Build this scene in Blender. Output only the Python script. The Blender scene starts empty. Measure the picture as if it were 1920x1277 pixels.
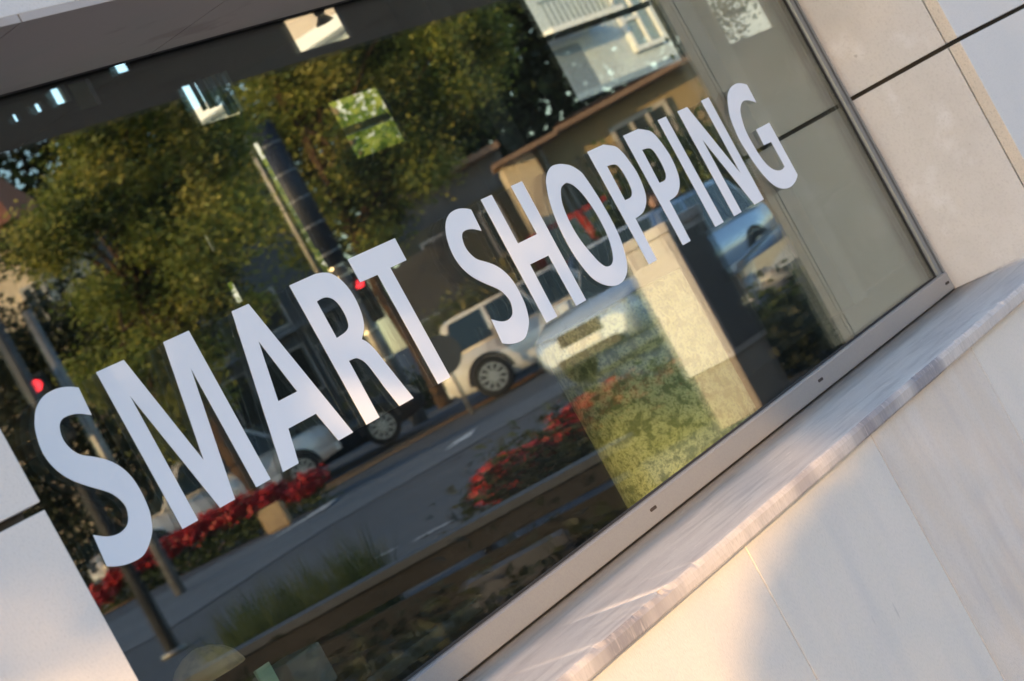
import bpy, bmesh, math, random
import numpy as np
from mathutils import Vector, Matrix
PI = math.pi
scene = bpy.context.scene
# ------------------------------------------------------------------ camera
R = Matrix(((0.4737, 0.2681, -0.8389), (-0.7385, -0.3981, -0.5442), (-0.4799, 0.8773, 0.0094)))
EYE = 1.15; CAMD = 2.6
cam_d = bpy.data.cameras.new('camera'); cam = bpy.data.objects.new('camera', cam_d)
scene.collection.objects.link(cam); scene.camera = cam
q = R.to_quaternion()
cam.matrix_world = Matrix.Translation((0, -CAMD, EYE)) @ q.to_matrix().to_4x4()
cam_d.sensor_width = 36; cam_d.lens = 82.35; cam_d.clip_end = 2000; cam_d.clip_start = 0.05
cam_d.dof.use_dof = True; cam_d.dof.focus_distance = 4.7; cam_d.dof.aperture_fstop = 9.0
# ------------------------------------------------------------------ world and sun
SUN_EL, SUN_AZ = math.radians(11), math.radians(29)
sun_dir = Vector((-math.cos(SUN_AZ)*math.cos(SUN_EL), -math.sin(SUN_AZ)*math.cos(SUN_EL), math.sin(SUN_EL)))
w = bpy.data.worlds.new('World'); scene.world = w; w.use_nodes = True
nt = w.node_tree; sky = nt.nodes.new('ShaderNodeTexSky'); sky.sky_type = 'NISHITA'; sky.sun_disc = False
sky.sun_elevation = SUN_EL; sky.sun_rotation = math.radians(241); sky.air_density = 1.0; sky.dust_density = 0.4; sky.ozone_density = 2.2
tint = nt.nodes.new('ShaderNodeMix'); tint.data_type = 'RGBA'; tint.blend_type = 'MULTIPLY'; tint.inputs[0].default_value = 1
tint.inputs[7].default_value = (1.11, 1.0, .985, 1); nt.links.new(sky.outputs[0], tint.inputs[6])
nt.links.new(tint.outputs[2], nt.nodes['Background'].inputs[0]); nt.nodes['Background'].inputs[1].default_value = 0.15
sd = bpy.data.lights.new('sun', 'SUN'); sd.energy = 2.35; sd.angle = math.radians(0.5); sd.color = (1.0, 0.60, 0.25)
so = bpy.data.objects.new('sun', sd); scene.collection.objects.link(so)
so.rotation_euler = sun_dir.to_track_quat('Z', 'Y').to_euler()
scene.view_settings.view_transform = 'Standard'; scene.view_settings.look = 'None'
scene.view_settings.exposure = 1.78; scene.view_settings.gamma = 1.0
C = scene.collection
# ------------------------------------------------------------------ helpers
def V(u, v, s):
    """real-world point that the glass mirrors at photo pixel (u, v), s metres deep along the mirrored view"""
    X = .8771*(u-960) - .4799*(v-638.5); Y = -.4799*(u-960) - .8773*(v-638.5)
    return W(X/4392*s, s, EYE + s*(Y-41)/4392)
def W(r, s, z=0.0):
    return Vector((s*.8389 + r*.5442, CAMD - s*.5442 + r*.8389, z))
def RS(x, y):
    return ((x*.5442 + (y-CAMD)*.8389), (x*.8389 - (y-CAMD)*.5442))
def sm(a, b, x):
    t = max(0.0, min(1.0, (x-a)/(b-a))); return t*t*(3-2*t)
def T(r, s):
    r = max(r, -60); s = min(s, 160)
    if s < 11: return -.30*(1-sm(8.4, 10.4, s))      # the pavement by the shop lies a little lower
    return sm(20, 34, s)*(.04*max(0, -r-1) + .02*max(0, s-36)) if s > 20 else 0.0
def pxX(X, s): return X/4392*s
def pxZ(Y, s): return EYE + s*(Y-41)/4392
HEAD = math.atan2(.8389, .5442)       # heading (about z) of the screen-right axis in the mirrored street

def mat(name, col, rough=.6, metal=0.0, noise=None, bump=None, spec=.5, stretch=None, coat=0, emit=None):
    m = bpy.data.materials.new(name); m.use_nodes = True
    n = m.node_tree.nodes; l = m.node_tree.links; b = n['Principled BSDF']
    b.inputs['Base Color'].default_value = (*col, 1); b.inputs['Roughness'].default_value = rough
    b.inputs['Metallic'].default_value = metal; b.inputs['Specular IOR Level'].default_value = spec
    b.inputs['Coat Weight'].default_value = coat
    if emit: b.inputs['Emission Color'].default_value = (*emit[0], 1); b.inputs['Emission Strength'].default_value = emit[1]
    tc = n.new('ShaderNodeTexCoord'); src = tc.outputs['Object']
    if stretch:
        mp = n.new('ShaderNodeMapping'); mp.inputs['Scale'].default_value = stretch[0]
        mp.inputs['Rotation'].default_value = stretch[1] if len(stretch) > 1 else (0, 0, 0)
        l.new(src, mp.inputs[0]); src = mp.outputs[0]
    if noise:                                    # list of (scale, detail, colour, lo, hi, amount)
        prev = None
        for sc, de, c2, lo, hi, am in noise:
            t = n.new('ShaderNodeTexNoise'); t.inputs['Scale'].default_value = sc; t.inputs['Detail'].default_value = de
            l.new(src, t.inputs['Vector'])
            mr = n.new('ShaderNodeMapRange'); mr.inputs[1].default_value = lo; mr.inputs[2].default_value = hi
            mr.inputs[4].default_value = am; l.new(t.outputs[0], mr.inputs[0])
            mx = n.new('ShaderNodeMix'); mx.data_type = 'RGBA'
            if prev: l.new(prev, mx.inputs[6])
            else: mx.inputs[6].default_value = (*col, 1)
            mx.inputs[7].default_value = (*c2, 1); l.new(mr.outputs[0], mx.inputs[0]); prev = mx.outputs[2]
        l.new(prev, b.inputs['Base Color'])
    if bump:
        t = n.new('ShaderNodeTexNoise'); t.inputs['Scale'].default_value = bump[0]; t.inputs['Detail'].default_value = 4
        l.new(src, t.inputs['Vector']); bp = n.new('ShaderNodeBump'); bp.inputs['Strength'].default_value = bump[1]
        bp.inputs['Distance'].default_value = bump[2] if len(bump) > 2 else .002
        l.new(t.outputs[0], bp.inputs['Height']); l.new(bp.outputs[0], b.inputs['Normal'])
    return m

def tag(o, label=None, cat=None, group=None, kind=None):
    if label: o['label'] = label
    if cat: o['category'] = cat
    if group: o['group'] = group
    if kind: o['kind'] = kind
    return o
def empty(name, loc, label, cat, group=None, rz=0):
    o = bpy.data.objects.new(name, None); C.objects.link(o); o.location = loc; o.rotation_euler = (0, 0, rz)
    return tag(o, label, cat, group)
def link(name, bm, m, parent=None, smooth=False, world=False):
    """world=True: the mesh is in world coordinates, bring it into the parent's frame"""
    me = bpy.data.meshes.new(name)
    if world and parent is not None:
        pm = Matrix.Translation(parent.location) @ parent.rotation_euler.to_matrix().to_4x4()
        bm.transform(pm.inverted())
    bm.normal_update(); bm.to_mesh(me); bm.free()
    if smooth: me.polygons.foreach_set('use_smooth', [True]*len(me.polygons))
    for x in (m if isinstance(m, (list, tuple)) else [m]): me.materials.append(x)
    o = bpy.data.objects.new(name, me); C.objects.link(o)
    if parent is not None: o.parent = parent
    return o
def box(bm, a, b, mi=0):
    x0, y0, z0 = [min(p, q) for p, q in zip(a, b)]; x1, y1, z1 = [max(p, q) for p, q in zip(a, b)]
    v = [bm.verts.new(p) for p in ((x0,y0,z0),(x1,y0,z0),(x1,y1,z0),(x0,y1,z0),(x0,y0,z1),(x1,y0,z1),(x1,y1,z1),(x0,y1,z1))]
    for f in ((0,3,2,1),(4,5,6,7),(0,1,5,4),(1,2,6,5),(2,3,7,6),(3,0,4,7)):
        bm.faces.new([v[i] for i in f]).material_index = mi
    return v
def bxo(name, a, b, m, parent=None, bev=0, world=True):
    bm = bmesh.new(); box(bm, a, b)
    if bev: bmesh.ops.bevel(bm, geom=bm.edges[:], offset=bev, segments=2, affect='EDGES', profile=.6)
    return link(name, bm, m, parent, world=world)
def hexa(bm, pts, mi=0):
    v = [bm.verts.new(p) for p in pts]
    for f in ((0,3,2,1),(4,5,6,7),(0,1,5,4),(1,2,6,5),(2,3,7,6),(3,0,4,7)):
        bm.faces.new([v[i] for i in f]).material_index = mi
def prism(bm, poly, h0, h1, axis='y', mi=0):
    """closed polygon (a, b) extruded along axis between h0 and h1"""
    def P(p, h): return {'y': (p[0], h, p[1]), 'z': (p[0], p[1], h), 'x': (h, p[0], p[1])}[axis]
    lo = [bm.verts.new(P(p, h0)) for p in poly]; hi = [bm.verts.new(P(p, h1)) for p in poly]
    n = len(poly)
    for i in range(n): bm.faces.new((lo[i], lo[(i+1) % n], hi[(i+1) % n], hi[i])).material_index = mi
    bm.faces.new(lo[::-1]).material_index = mi; bm.faces.new(hi).material_index = mi
    bmesh.ops.recalc_face_normals(bm, faces=bm.faces[:])
def tube(bm, a, b, r0, r1=None, n=14, mi=0, cap=True):
    a = Vector(a); b = Vector(b); r1 = r0 if r1 is None else r1
    d = (b-a).normalized(); x = d.orthogonal().normalized(); y = d.cross(x)
    A = [bm.verts.new(a + (x*math.cos(t)+y*math.sin(t))*r0) for t in [2*PI*i/n for i in range(n)]]
    B = [bm.verts.new(b + (x*math.cos(t)+y*math.sin(t))*r1) for t in [2*PI*i/n for i in range(n)]]
    for i in range(n): bm.faces.new((A[i], A[(i+1) % n], B[(i+1) % n], B[i])).material_index = mi
    if cap: bm.faces.new(A[::-1]).material_index = mi; bm.faces.new(B).material_index = mi
def sphere(bm, c, r, sx=1, sy=1, sz=1, n=12):
    g = bmesh.ops.create_uvsphere(bm, u_segments=n, v_segments=n//2+2, radius=r)
    for v in g['verts']: v.co = Vector((v.co.x*sx, v.co.y*sy, v.co.z*sz)) + Vector(c)
def catmull(pts, k=5):
    """pts: (x, z, corner) loop; smooth between the corners"""
    n = len(pts); out = []
    for i in range(n):
        p1, p2 = pts[i], pts[(i+1) % n]
        out.append((p1[0], p1[1]))
        if p1[2] and p2[2]: continue
        p0 = pts[i-1] if not p1[2] else p1; p3 = pts[(i+2) % n] if not p2[2] else p2
        for j in range(1, k):
            t = j/k
            out.append(tuple(.5*(2*p1[a] + (p2[a]-p0[a])*t + (2*p0[a]-5*p1[a]+4*p2[a]-p3[a])*t*t + (3*p1[a]-p0[a]-3*p2[a]+p3[a])*t**3) for a in (0, 1)))
    return out
def leaves(name, lobes, n, size, m, parent=None, seed=0, shell=.45, squash=1.0, keep=None, world=True, asp=.62, spread=2.1):
    """many leaf-shaped faces through ellipsoid lobes [(centre, (rx, ry, rz))], gathered in twig clumps"""
    rg = np.random.default_rng(seed); vol = np.array([l[1][0]*l[1][1]*l[1][2] for l in lobes])**.75
    idx = rg.choice(len(lobes), n//14+1, p=vol/vol.sum())
    cen = np.array([l[0][:] for l in lobes], float)[idx]; rad = np.array([l[1] for l in lobes], float)[idx]
    d = rg.normal(size=(len(idx), 3)); d /= np.linalg.norm(d, axis=1)[:, None]
    rr = shell + (1-shell)*rg.random(len(idx))**.6
    tw = cen + d*rad*rr[:, None]
    P = np.repeat(tw, 14, axis=0)[:n] + rg.normal(size=(n, 3))*size*spread
    LI = np.repeat(idx, 14)[:n]
    if keep is not None: kk = keep(P, rg); P = P[kk]; LI = LI[kk]
    n = len(P)
    a = rg.normal(size=(n, 3)); a[:, 2] -= .3; a /= np.linalg.norm(a, axis=1)[:, None]
    b = np.cross(a, rg.normal(size=(n, 3))); b /= np.linalg.norm(b, axis=1)[:, None]
    sz = size*(.6+.8*rg.random(n))[:, None]
    up = np.cross(a, b)*sz*.12
    co = np.stack([P - a*sz*.5, P + b*sz*asp*.5 + up, P + a*sz*.5, P - b*sz*asp*.5 + up], 1).reshape(-1, 3)
    if world and parent is not None: co = co - np.array(parent.location[:])
    me = bpy.data.meshes.new(name); me.vertices.add(4*n); me.vertices.foreach_set('co', co.ravel())
    me.loops.add(4*n); me.loops.foreach_set('vertex_index', np.arange(4*n)); me.polygons.add(n)
    me.polygons.foreach_set('loop_start', np.arange(0, 4*n, 4)); me.polygons.foreach_set('loop_total', np.full(n, 4))
    ms = m if isinstance(m, (list, tuple)) else [m]
    for x in ms: me.materials.append(x)
    if len(ms) > 1: me.polygons.foreach_set('material_index', np.where(rg.random(n) < .75, (LI*7919) % len(ms), rg.integers(0, len(ms), n)).astype(np.int32))
    me.update(); me.validate()
    o = bpy.data.objects.new(name, me); C.objects.link(o)
    if parent is not None: o.parent = parent
    return o
def leafmat(name, col, c2, trans=.35, sc=1.5):
    m = mat(name, col, .55, noise=[(sc, 3, c2, .35, .65, 1)], spec=.3)
    n = m.node_tree.nodes; l = m.node_tree.links; b = n['Principled BSDF']
    t = n.new('ShaderNodeBsdfTranslucent'); t.inputs[0].default_value = (col[0]*1.5, col[1]*1.6, col[2]*.6, 1)
    mx = n.new('ShaderNodeMixShader'); mx.inputs[0].default_value = trans
    l.new(b.outputs[0], mx.inputs[1]); l.new(t.outputs[0], mx.inputs[2]); l.new(mx.outputs[0], n['Material Output'].inputs[0])
    return m
def quadstrip(pts, width, off, lift):
    """a painted strip draped on the terrain along (r, s) points"""
    bm = bmesh.new(); prev = None
    fine = []
    for (a, b) in zip(pts[:-1], pts[1:]):
        k = max(2, int(math.dist(a, b)/1.0))
        fine += [(a[0]+(b[0]-a[0])*i/k, a[1]+(b[1]-a[1])*i/k) for i in range(k)]
    fine.append(pts[-1])
    for i, p in enumerate(fine):
        q0 = fine[max(0, i-1)]; q1 = fine[min(len(fine)-1, i+1)]
        d = Vector((q1[0]-q0[0], q1[1]-q0[1])).normalized(); nx, ny = -d.y, d.x
        row = []
        for k in (-.5, .5):
            r = p[0]+nx*(off+k*width); s = p[1]+ny*(off+k*width)
            row.append(bm.verts.new(W(r, s, T(r, s)+lift)))
        if prev: bm.faces.new((prev[0], row[0], row[1], prev[1]))
        prev = row
    for f in bm.faces:
        f.normal_update()
        if f.normal.z < 0: f.normal_flip()
    return bm
def hit(u, v):
    """(r, s) where the mirrored ray through the photo pixel meets the street"""
    s = 6.0
    while s < 150:
        p = V(u, v, s); r = (.8771*(u-960) - .4799*(v-638.5))/4392*s
        if p.z <= T(r, s): return (r, s)
        s += .05
    return (r, s)
LETTERS = {
  'S': [[(2814,1383,1),(2797,1390,0),(2776,1395,0),(2754,1396,0),(2732,1393,0),(2710,1383,0),(2695,1370,0),(2683,1353,0),(2675,1332,0),(2672,1311,0),(2676,1289,0),(2686,1270,0),(2702,1252,0),(2724,1235,0),(2749,1218,0),(2764,1206,0),(2774,1191,0),(2777,1176,0),(2771,1162,0),(2761,1152,0),(2747,1147,0),(2728,1146,0),(2706,1151,0),(2682,1163,1),(2675,1110,1),(2695,1102,0),(2725,1096,0),(2756,1096,0),(2780,1106,0),(2800,1120,0),(2811,1134,0),(2820,1153,0),(2824,1173,0),(2825,1195,0),(2822,1216,0),(2812,1237,0),(2794,1256,0),(2770,1271,0),(2746,1283,0),(2734,1294,0),(2727,1308,0),(2726,1323,0),(2732,1338,0),(2741,1346,0),(2753,1349,0),(2770,1348,0),(2787,1344,0),(2810,1334,1)]],
  'M': [[(2868,1394,1),(2941,1394,1),(2996,1184,1),(3051,1394,1),(3124,1394,1),(3125,1102,1),(3082,1102,1),(3081,1336,1),(3018,1102,1),(2975,1102,1),(2912,1337,1),(2912,1102,1),(2869,1102,1)]],
  'A': [[(3253,1394,1),(3305,1394,1),(3393,1102,1),(3344,1102,1),(3324,1164,1),(3234,1164,1),(3213,1102,1),(3164,1102,1)],[(3279,1327,1),(3307,1215,1),(3246,1215,1)]],
  'R': [[(3437,1394,1),(3523,1394,1),(3548,1390,0),(3569,1382,0),(3584,1367,0),(3594,1347,0),(3598,1324,0),(3595,1297,0),(3586,1274,0),(3574,1260,0),(3554,1246,1),(3565,1236,0),(3575,1217,0),(3584,1186,1),(3609,1102,1),(3558,1102,1),(3545,1145,1),(3538,1176,0),(3533,1195,0),(3527,1207,0),(3517,1216,0),(3507,1220,0),(3486,1221,1),(3485,1102,1),(3440,1102,1)],[(3487,1346,1),(3510,1347,0),(3527,1343,0),(3539,1333,0),(3545,1317,0),(3545,1297,0),(3539,1281,0),(3528,1274,0),(3514,1271,0),(3487,1269,1)]],
  'T': [[(3638,1394,1),(3812,1394,1),(3811,1345,1),(3749,1345,1),(3750,1102,1),(3703,1102,1),(3701,1343,1),(3638,1344,1)]],
  'H': [[(4161,1394,1),(4208,1394,1),(4207,1277,1),(4294,1277,1),(4294,1394,1),(4344,1394,1),(4341,1102,1),(4294,1102,1),(4293,1225,1),(4209,1226,1),(4205,1102,1),(4156,1102,1)]],
  'O': [[(4519,1395,0),(4487,1397,0),(4460,1389,0),(4440,1377,0),(4426,1361,0),(4407,1329,0),(4393,1287,0),(4387,1245,0),(4388,1205,0),(4396,1168,0),(4411,1136,0),(4437,1114,0),(4472,1100,0),(4510,1097,0),(4545,1106,0),(4569,1123,0),(4587,1149,0),(4602,1186,0),(4607,1228,0),(4606,1270,0),(4602,1309,0),(4595,1344,0),(4589,1359,0),(4566,1379,0),(4542,1389,0)],[(4505,1350,0),(4481,1346,0),(4464,1333,0),(4449,1311,0),(4441,1283,0),(4439,1249,0),(4444,1217,0),(4454,1190,0),(4466,1164,0),(4479,1149,0),(4493,1143,0),(4515,1144,0),(4533,1155,0),(4548,1177,0),(4559,1207,0),(4562,1248,0),(4558,1282,0),(4548,1315,0),(4533,1337,0),(4518,1347,0)]],
  'P': [[(4660,1394,1),(4742,1394,1),(4768,1386,0),(4791,1377,0),(4806,1358,0),(4815,1332,0),(4820,1302,0),(4815,1268,0),(4802,1242,0),(4783,1226,0),(4752,1213,0),(4708,1209,1),(4704,1102,1),(4661,1102,1)],[(4709,1345,1),(4737,1343,0),(4755,1336,0),(4762,1318,0),(4763,1294,0),(4759,1274,0),(4750,1263,0),(4735,1257,0),(4706,1257,1)]],
  'I': [[(5040,1394,1),(5086,1394,1),(5087,1102,1),(5038,1102,1)]],
  'N': [[(5154,1394,1),(5211,1394,1),(5297,1185,1),(5297,1394,1),(5342,1394,1),(5341,1102,1),(5282,1102,1),(5199,1308,1),(5198,1102,1),(5153,1102,1)]],
  'G': [[(5578,1383,1),(5549,1393,0),(5522,1397,0),(5492,1395,0),(5463,1387,0),(5441,1375,0),(5419,1353,0),(5400,1328,0),(5389,1297,0),(5383,1262,0),(5387,1230,0),(5393,1194,0),(5405,1160,0),(5423,1130,0),(5448,1110,0),(5480,1099,0),(5515,1096,0),(5555,1102,0),(5586,1114,1),(5586,1269,1),(5497,1268,1),(5494,1223,1),(5541,1222,1),(5542,1150,1),(5522,1146,0),(5497,1148,0),(5473,1157,0),(5453,1176,0),(5442,1203,0),(5438,1235,0),(5439,1276,0),(5453,1309,0),(5467,1328,0),(5486,1341,0),(5508,1348,0),(5529,1347,0),(5552,1341,0),(5576,1331,1)]],
}
# ------------------------------------------------------------------ materials of the shop front
stoneA = mat('limestone_smooth', (.60, .575, .55), .75, noise=[(3, 5, (.66, .62, .58), .4, .7, .6), (230, 3, (.48, .46, .44), .5, .74, .5)], bump=(200, .3))
stoneR = mat('limestone_warm', (.60, .565, .52), .75, noise=[(5, 4, (.50, .47, .43), .42, .72, .8), (9, 3, (.68, .66, .64), .55, .72, .7), (170, 3, (.46, .425, .39), .5, .75, .5), (1.3, 4, (.66, .635, .60), .5, .7, .6), (38, 1, (.34, .31, .28), .77, .80, .6)], bump=(150, .3))
stoneE = mat('limestone_cut_edge', (.60, .52, .42), .85, noise=[(7, 3, (.66, .58, .47), .4, .7, .7), (200, 2, (.40, .34, .27), .5, .72, .6)], bump=(200, .5))
stoneL = mat('limestone_veined', (.63, .585, .53), .72, stretch=((9, 9, 2.2), (0, math.radians(18), 0)), noise=[(1.6, 5, (.66, .60, .55), .42, .66, .55), (1.1, 5, (.53, .51, .50), .5, .72, .5), (52, 3, (.46, .435, .41), .48, .70, .55), (2.6, 1, (.30, .28, .27), .76, .79, .5)], bump=(50, .5))
stoneM = mat('limestone_pinkish', (.61, .53, .455), .72, stretch=((9, 9, 2.2), (0, math.radians(22), 0)), noise=[(1.3, 5, (.62, .58, .55), .40, .66, .7), (1.9, 5, (.52, .46, .43), .5, .68, .6), (52, 3, (.43, .39, .355), .48, .70, .6), (2.9, 1, (.28, .25, .24), .76, .79, .6)], bump=(50, .5))
soffitM = mat('soffit_stone_shaded', (.40, .36, .34), .8, stretch=((1.2, 3, 3), (0, 0, .6)), noise=[(1.5, 5, (.34, .35, .33), .45, .65, .7), (3.5, 6, (.28, .24, .22), .60, .68, .6)], bump=(120, .2))  # same stone coloured darker and browner, underside shade put into the tone
sillM = mat('sill_slate', (.52, .485, .46), .55, stretch=((2.2, 16, 16), (0, 0, math.radians(-13))), noise=[(1.6, 6, (.60, .57, .53), .42, .66, .8), (2.6, 6, (.40, .375, .36), .50, .68, .75), (7, 3, (.74, .68, .63), .68, .74, .7), (45, 3, (.36, .34, .33), .52, .72, .5)], bump=(14, .35))
sillE = mat('sill_split_edge', (.54, .49, .455), .85, stretch=((5, 5, 1.3),), noise=[(.9, 3, (.46, .42, .40), .42, .62, .9), (7, 7, (.40, .36, .34), .48, .74, .55), (.75, 6, (.20, .19, .21), .49, .62, .9), (40, 3, (.36, .33, .31), .5, .72, .6), (16, 4, (.62, .56, .51), .58, .76, .5)], bump=(24, .35, .002))
alu = mat('anodised_aluminium', (.36, .35, .345), .38, .55, noise=[(300, 1, (.32, .31, .32), .45, .6, .5)])
aluD = mat('grey_aluminium', (.22, .24, .26), .35, .6)
rub = mat('black_gasket', (.012, .012, .014), .6)
cav = mat('dark_cavity', (.035, .025, .022), .9)
vinyl = mat('white_vinyl', (.77, .79, .845), .34, spec=.5, noise=[(5, 4, (.735, .755, .81), .4, .7, 1), (700, 2, (.70, .70, .72), .62, .72, .5)], bump=(9, .25, .002))
# clear glass: reflecting more the flatter it is looked at, the rest passes straight through
glass = bpy.data.materials.new('window_glass'); glass.use_nodes = True
def setup_glass(g, f0, tint, rtint=(.95, 1, .98)):
    n = g.node_tree.nodes; l = g.node_tree.links
    for x in list(n):
        if x.type != 'OUTPUT_MATERIAL': n.remove(x)
    ge = n.new('ShaderNodeNewGeometry'); vm = n.new('ShaderNodeVectorMath'); vm.operation = 'DOT_PRODUCT'
    l.new(ge.outputs['Normal'], vm.inputs[0]); l.new(ge.outputs['Incoming'], vm.inputs[1])
    ab = n.new('ShaderNodeMath'); ab.operation = 'ABSOLUTE'; l.new(vm.outputs['Value'], ab.inputs[0])
    su = n.new('ShaderNodeMath'); su.operation = 'SUBTRACT'; su.inputs[0].default_value = 1; l.new(ab.outputs[0], su.inputs[1])
    pw = n.new('ShaderNodeMath'); pw.operation = 'POWER'; pw.inputs[1].default_value = 5; l.new(su.outputs[0], pw.inputs[0])
    ma = n.new('ShaderNodeMath'); ma.operation = 'MULTIPLY_ADD'; ma.inputs[1].default_value = 1-f0; ma.inputs[2].default_value = f0
    l.new(pw.outputs[0], ma.inputs[0])
    tr = n.new('ShaderNodeBsdfTransparent'); tr.inputs[0].default_value = (*tint, 1)
    gl = n.new('ShaderNodeBsdfGlossy'); gl.inputs['Roughness'].default_value = 0; gl.inputs['Color'].default_value = (*rtint, 1)
    mx = n.new('ShaderNodeMixShader'); l.new(ma.outputs[0], mx.inputs[0]); l.new(tr.outputs[0], mx.inputs[1]); l.new(gl.outputs[0], mx.inputs[2])
    l.new(mx.outputs[0], n['Material Output'].inputs[0])
setup_glass(glass, .11, (.93, .965, .955))
def add_dust(g):
    """fine dust specks and a faint film, denser low on the pane"""
    n = g.node_tree.nodes; l = g.node_tree.links; old = n['Material Output'].inputs[0].links[0].from_socket
    tc = n.new('ShaderNodeTexCoord')
    def nz(sc, lo, hi, am, de=2):
        t = n.new('ShaderNodeTexNoise'); t.inputs['Scale'].default_value = sc; t.inputs['Detail'].default_value = de; l.new(tc.outputs['Object'], t.inputs[0])
        m = n.new('ShaderNodeMapRange'); m.inputs[1].default_value = lo; m.inputs[2].default_value = hi; m.inputs[4].default_value = am; l.new(t.outputs[0], m.inputs[0]); return m.outputs[0]
    a = nz(420, .70, .74, .30); b = nz(2.2, .40, .75, .004, 5); c = nz(1500, .55, .7, .006)
    s1 = n.new('ShaderNodeMath'); s1.operation = 'ADD'; l.new(a, s1.inputs[0]); l.new(b, s1.inputs[1])
    s2 = n.new('ShaderNodeMath'); s2.operation = 'ADD'; l.new(s1.outputs[0], s2.inputs[0]); l.new(c, s2.inputs[1])
    d = n.new('ShaderNodeBsdfDiffuse'); d.inputs[0].default_value = (.6, .58, .54, 1)
    mx = n.new('ShaderNodeMixShader'); l.new(s2.outputs[0], mx.inputs[0]); l.new(old, mx.inputs[1]); l.new(d.outputs[0], mx.inputs[2])
    l.new(mx.outputs[0], n['Material Output'].inputs[0])
dusty = glass.copy(); dusty.name = 'window_glass_dusty'; add_dust(dusty)

# ------------------------------------------------------------------ the shop front
shop = empty('shop_building', (4.0, -.36, 0), 'stone clad shop building with a wide window set back between pale panels', 'building')
core = mat('wall_core', (.05, .045, .04), .9)
# structural core behind the cladding (butts against the panels, opening for the window)
bm = bmesh.new()
box(bm, (-6, -.325, -.3), (2.25, .06, 1.9)); box(bm, (6.15, -.325, -.3), (11, .06, 1.9)); box(bm, (2.25, -.325, -.3), (6.15, .06, .55))
box(bm, (-6, -.325, 1.92), (11, .06, 4.2))
link('wall_core', bm, core, shop, world=True)
PW = .692; JT = .004
def panel(x0, x1, z0, z1, m, face=-.36, thick=.034):
    return bxo('wall_panel', (x0, face, z0), (x1, face+thick, z1), m, shop, bev=.0016)
# left of the window
for k in range(3):
    xr = 2.255 - k*PW
    panel(xr-PW+JT, xr, 1.2335, 1.876, stoneA); panel(xr-PW+JT, xr, .606, 1.2215, stoneA)
# below the sill
xs = [2.436+PW*i for i in range(-3, 7)]
for i, x in enumerate(xs):
    panel(x+JT/2, x+PW-JT/2, -.288, .560, stoneM if i in (6, 8) else stoneL)
# right of the window: outer face and the return that runs in to the glass
for k in range(3):
    a = 6.1145 + k*PW
    panel(a, a+PW-JT, 1.2315, 1.876, stoneA, -.3655); panel(a, a+PW-JT, .606, 1.2190, stoneA, -.3655)
bxo('return_panel', (6.1145, -.3255, 1.2315), (6.149, .0, 1.876), stoneR, shop, bev=.0012)
bxo('return_panel', (6.1145, -.3255, .606), (6.149, .0, 1.2190), stoneR, shop, bev=.0012)
bm = bmesh.new()       # the sawn ends of the outer panels show at the corner
for z0, z1 in ((.6065, 1.2185), (1.232, 1.8755)): box(bm, (6.1138, -.3640, z0), (6.1147, -.3300, z1))
link('panel_edge', bm, stoneE, shop, world=True)
# lintel and soffit
for k in range(-4, 10):
    panel(2.436+PW*k-.3+JT/2, 2.436+PW*(k+1)-.3-JT/2, 1.892, 2.62, stoneA, -.3655)
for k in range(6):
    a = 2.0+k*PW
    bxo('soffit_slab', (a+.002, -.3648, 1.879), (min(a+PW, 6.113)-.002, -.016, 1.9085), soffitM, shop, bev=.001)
# upper storey so that the sky stops at the wall
bxo('upper_wall', (-6, -.362, 2.624), (11, -.327, 4.2), stoneA, shop)
# ---- the window: two panes, bottom rail, jamb
win = bxo('window', (2.20, 0, .640), (6.088, .006, 1.93), dusty, shop)
# parts are modelled in the shop's frame, and so are the window's own pieces
bxo('inner_pane', (2.20, .018, .640), (6.088, .024, 1.93), glass, shop).parent = win
bm = bmesh.new()
v = bm.verts
rail_z0, rail_z1 = .6243, .6775
prof = [(-.016, rail_z0), (-.0185, rail_z0+.002), (-.0185, rail_z1-.004), (-.014, rail_z1), (-.0008, rail_z1+.001), (-.0008, rail_z0)]
lo = [bm.verts.new((2.2, a, b)) for a, b in prof]; hi = [bm.verts.new((6.098, a, b)) for a, b in prof]
for i in range(6): bm.faces.new((lo[i], hi[i], hi[(i+1) % 6], lo[(i+1) % 6]))
bm.faces.new(lo); bm.faces.new(hi[::-1]); bmesh.ops.recalc_face_normals(bm, faces=bm.faces[:])
link('bottom_rail', bm, alu, shop, world=True).parent = win
bxo('rail_gasket', (2.2, -.0125, .6190), (6.108, .03, .6240), rub, shop).parent = win
for x, z in ((3.187, .655), (4.145, .655), (5.103, .653), (6.066, .6495)):
    bm = bmesh.new()
    pts = [(x-.011+.0035*math.cos(t), z+.0035*math.sin(t)) for t in np.linspace(PI/2, 3*PI/2, 7)] + [(x+.011+.0035*math.cos(t), z+.0035*math.sin(t)) for t in np.linspace(-PI/2, PI/2, 7)]
    prism(bm, pts, -.0195, -.0180); link('drain_slot', bm, cav, shop, world=True).parent = win
bxo('glass_gasket', (2.2, -.0030, .6775), (6.06, -.0004, .6835), rub, shop).parent = win
def J(name, x0, x1, y0, m, z0=.678, z1=1.879):
    o = bxo(name, (x0, y0, z0), (x1, -.0004, z1), m, shop, bev=.0006); o.parent = win; return o
J('jamb_gasket', 6.050, 6.0575, -.003, rub)
J('jamb', 6.058, 6.081, -.012, aluD)
J('jamb_gasket', 6.0812, 6.089, -.006, rub)
J('jamb', 6.0892, 6.0985, -.016, aluD, .6775)
J('jamb_gasket', 6.0987, 6.1137, -.004, rub, .622)
J('head_gasket', 2.2, 6.06, -.015, rub, 1.8795, 1.905)
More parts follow.
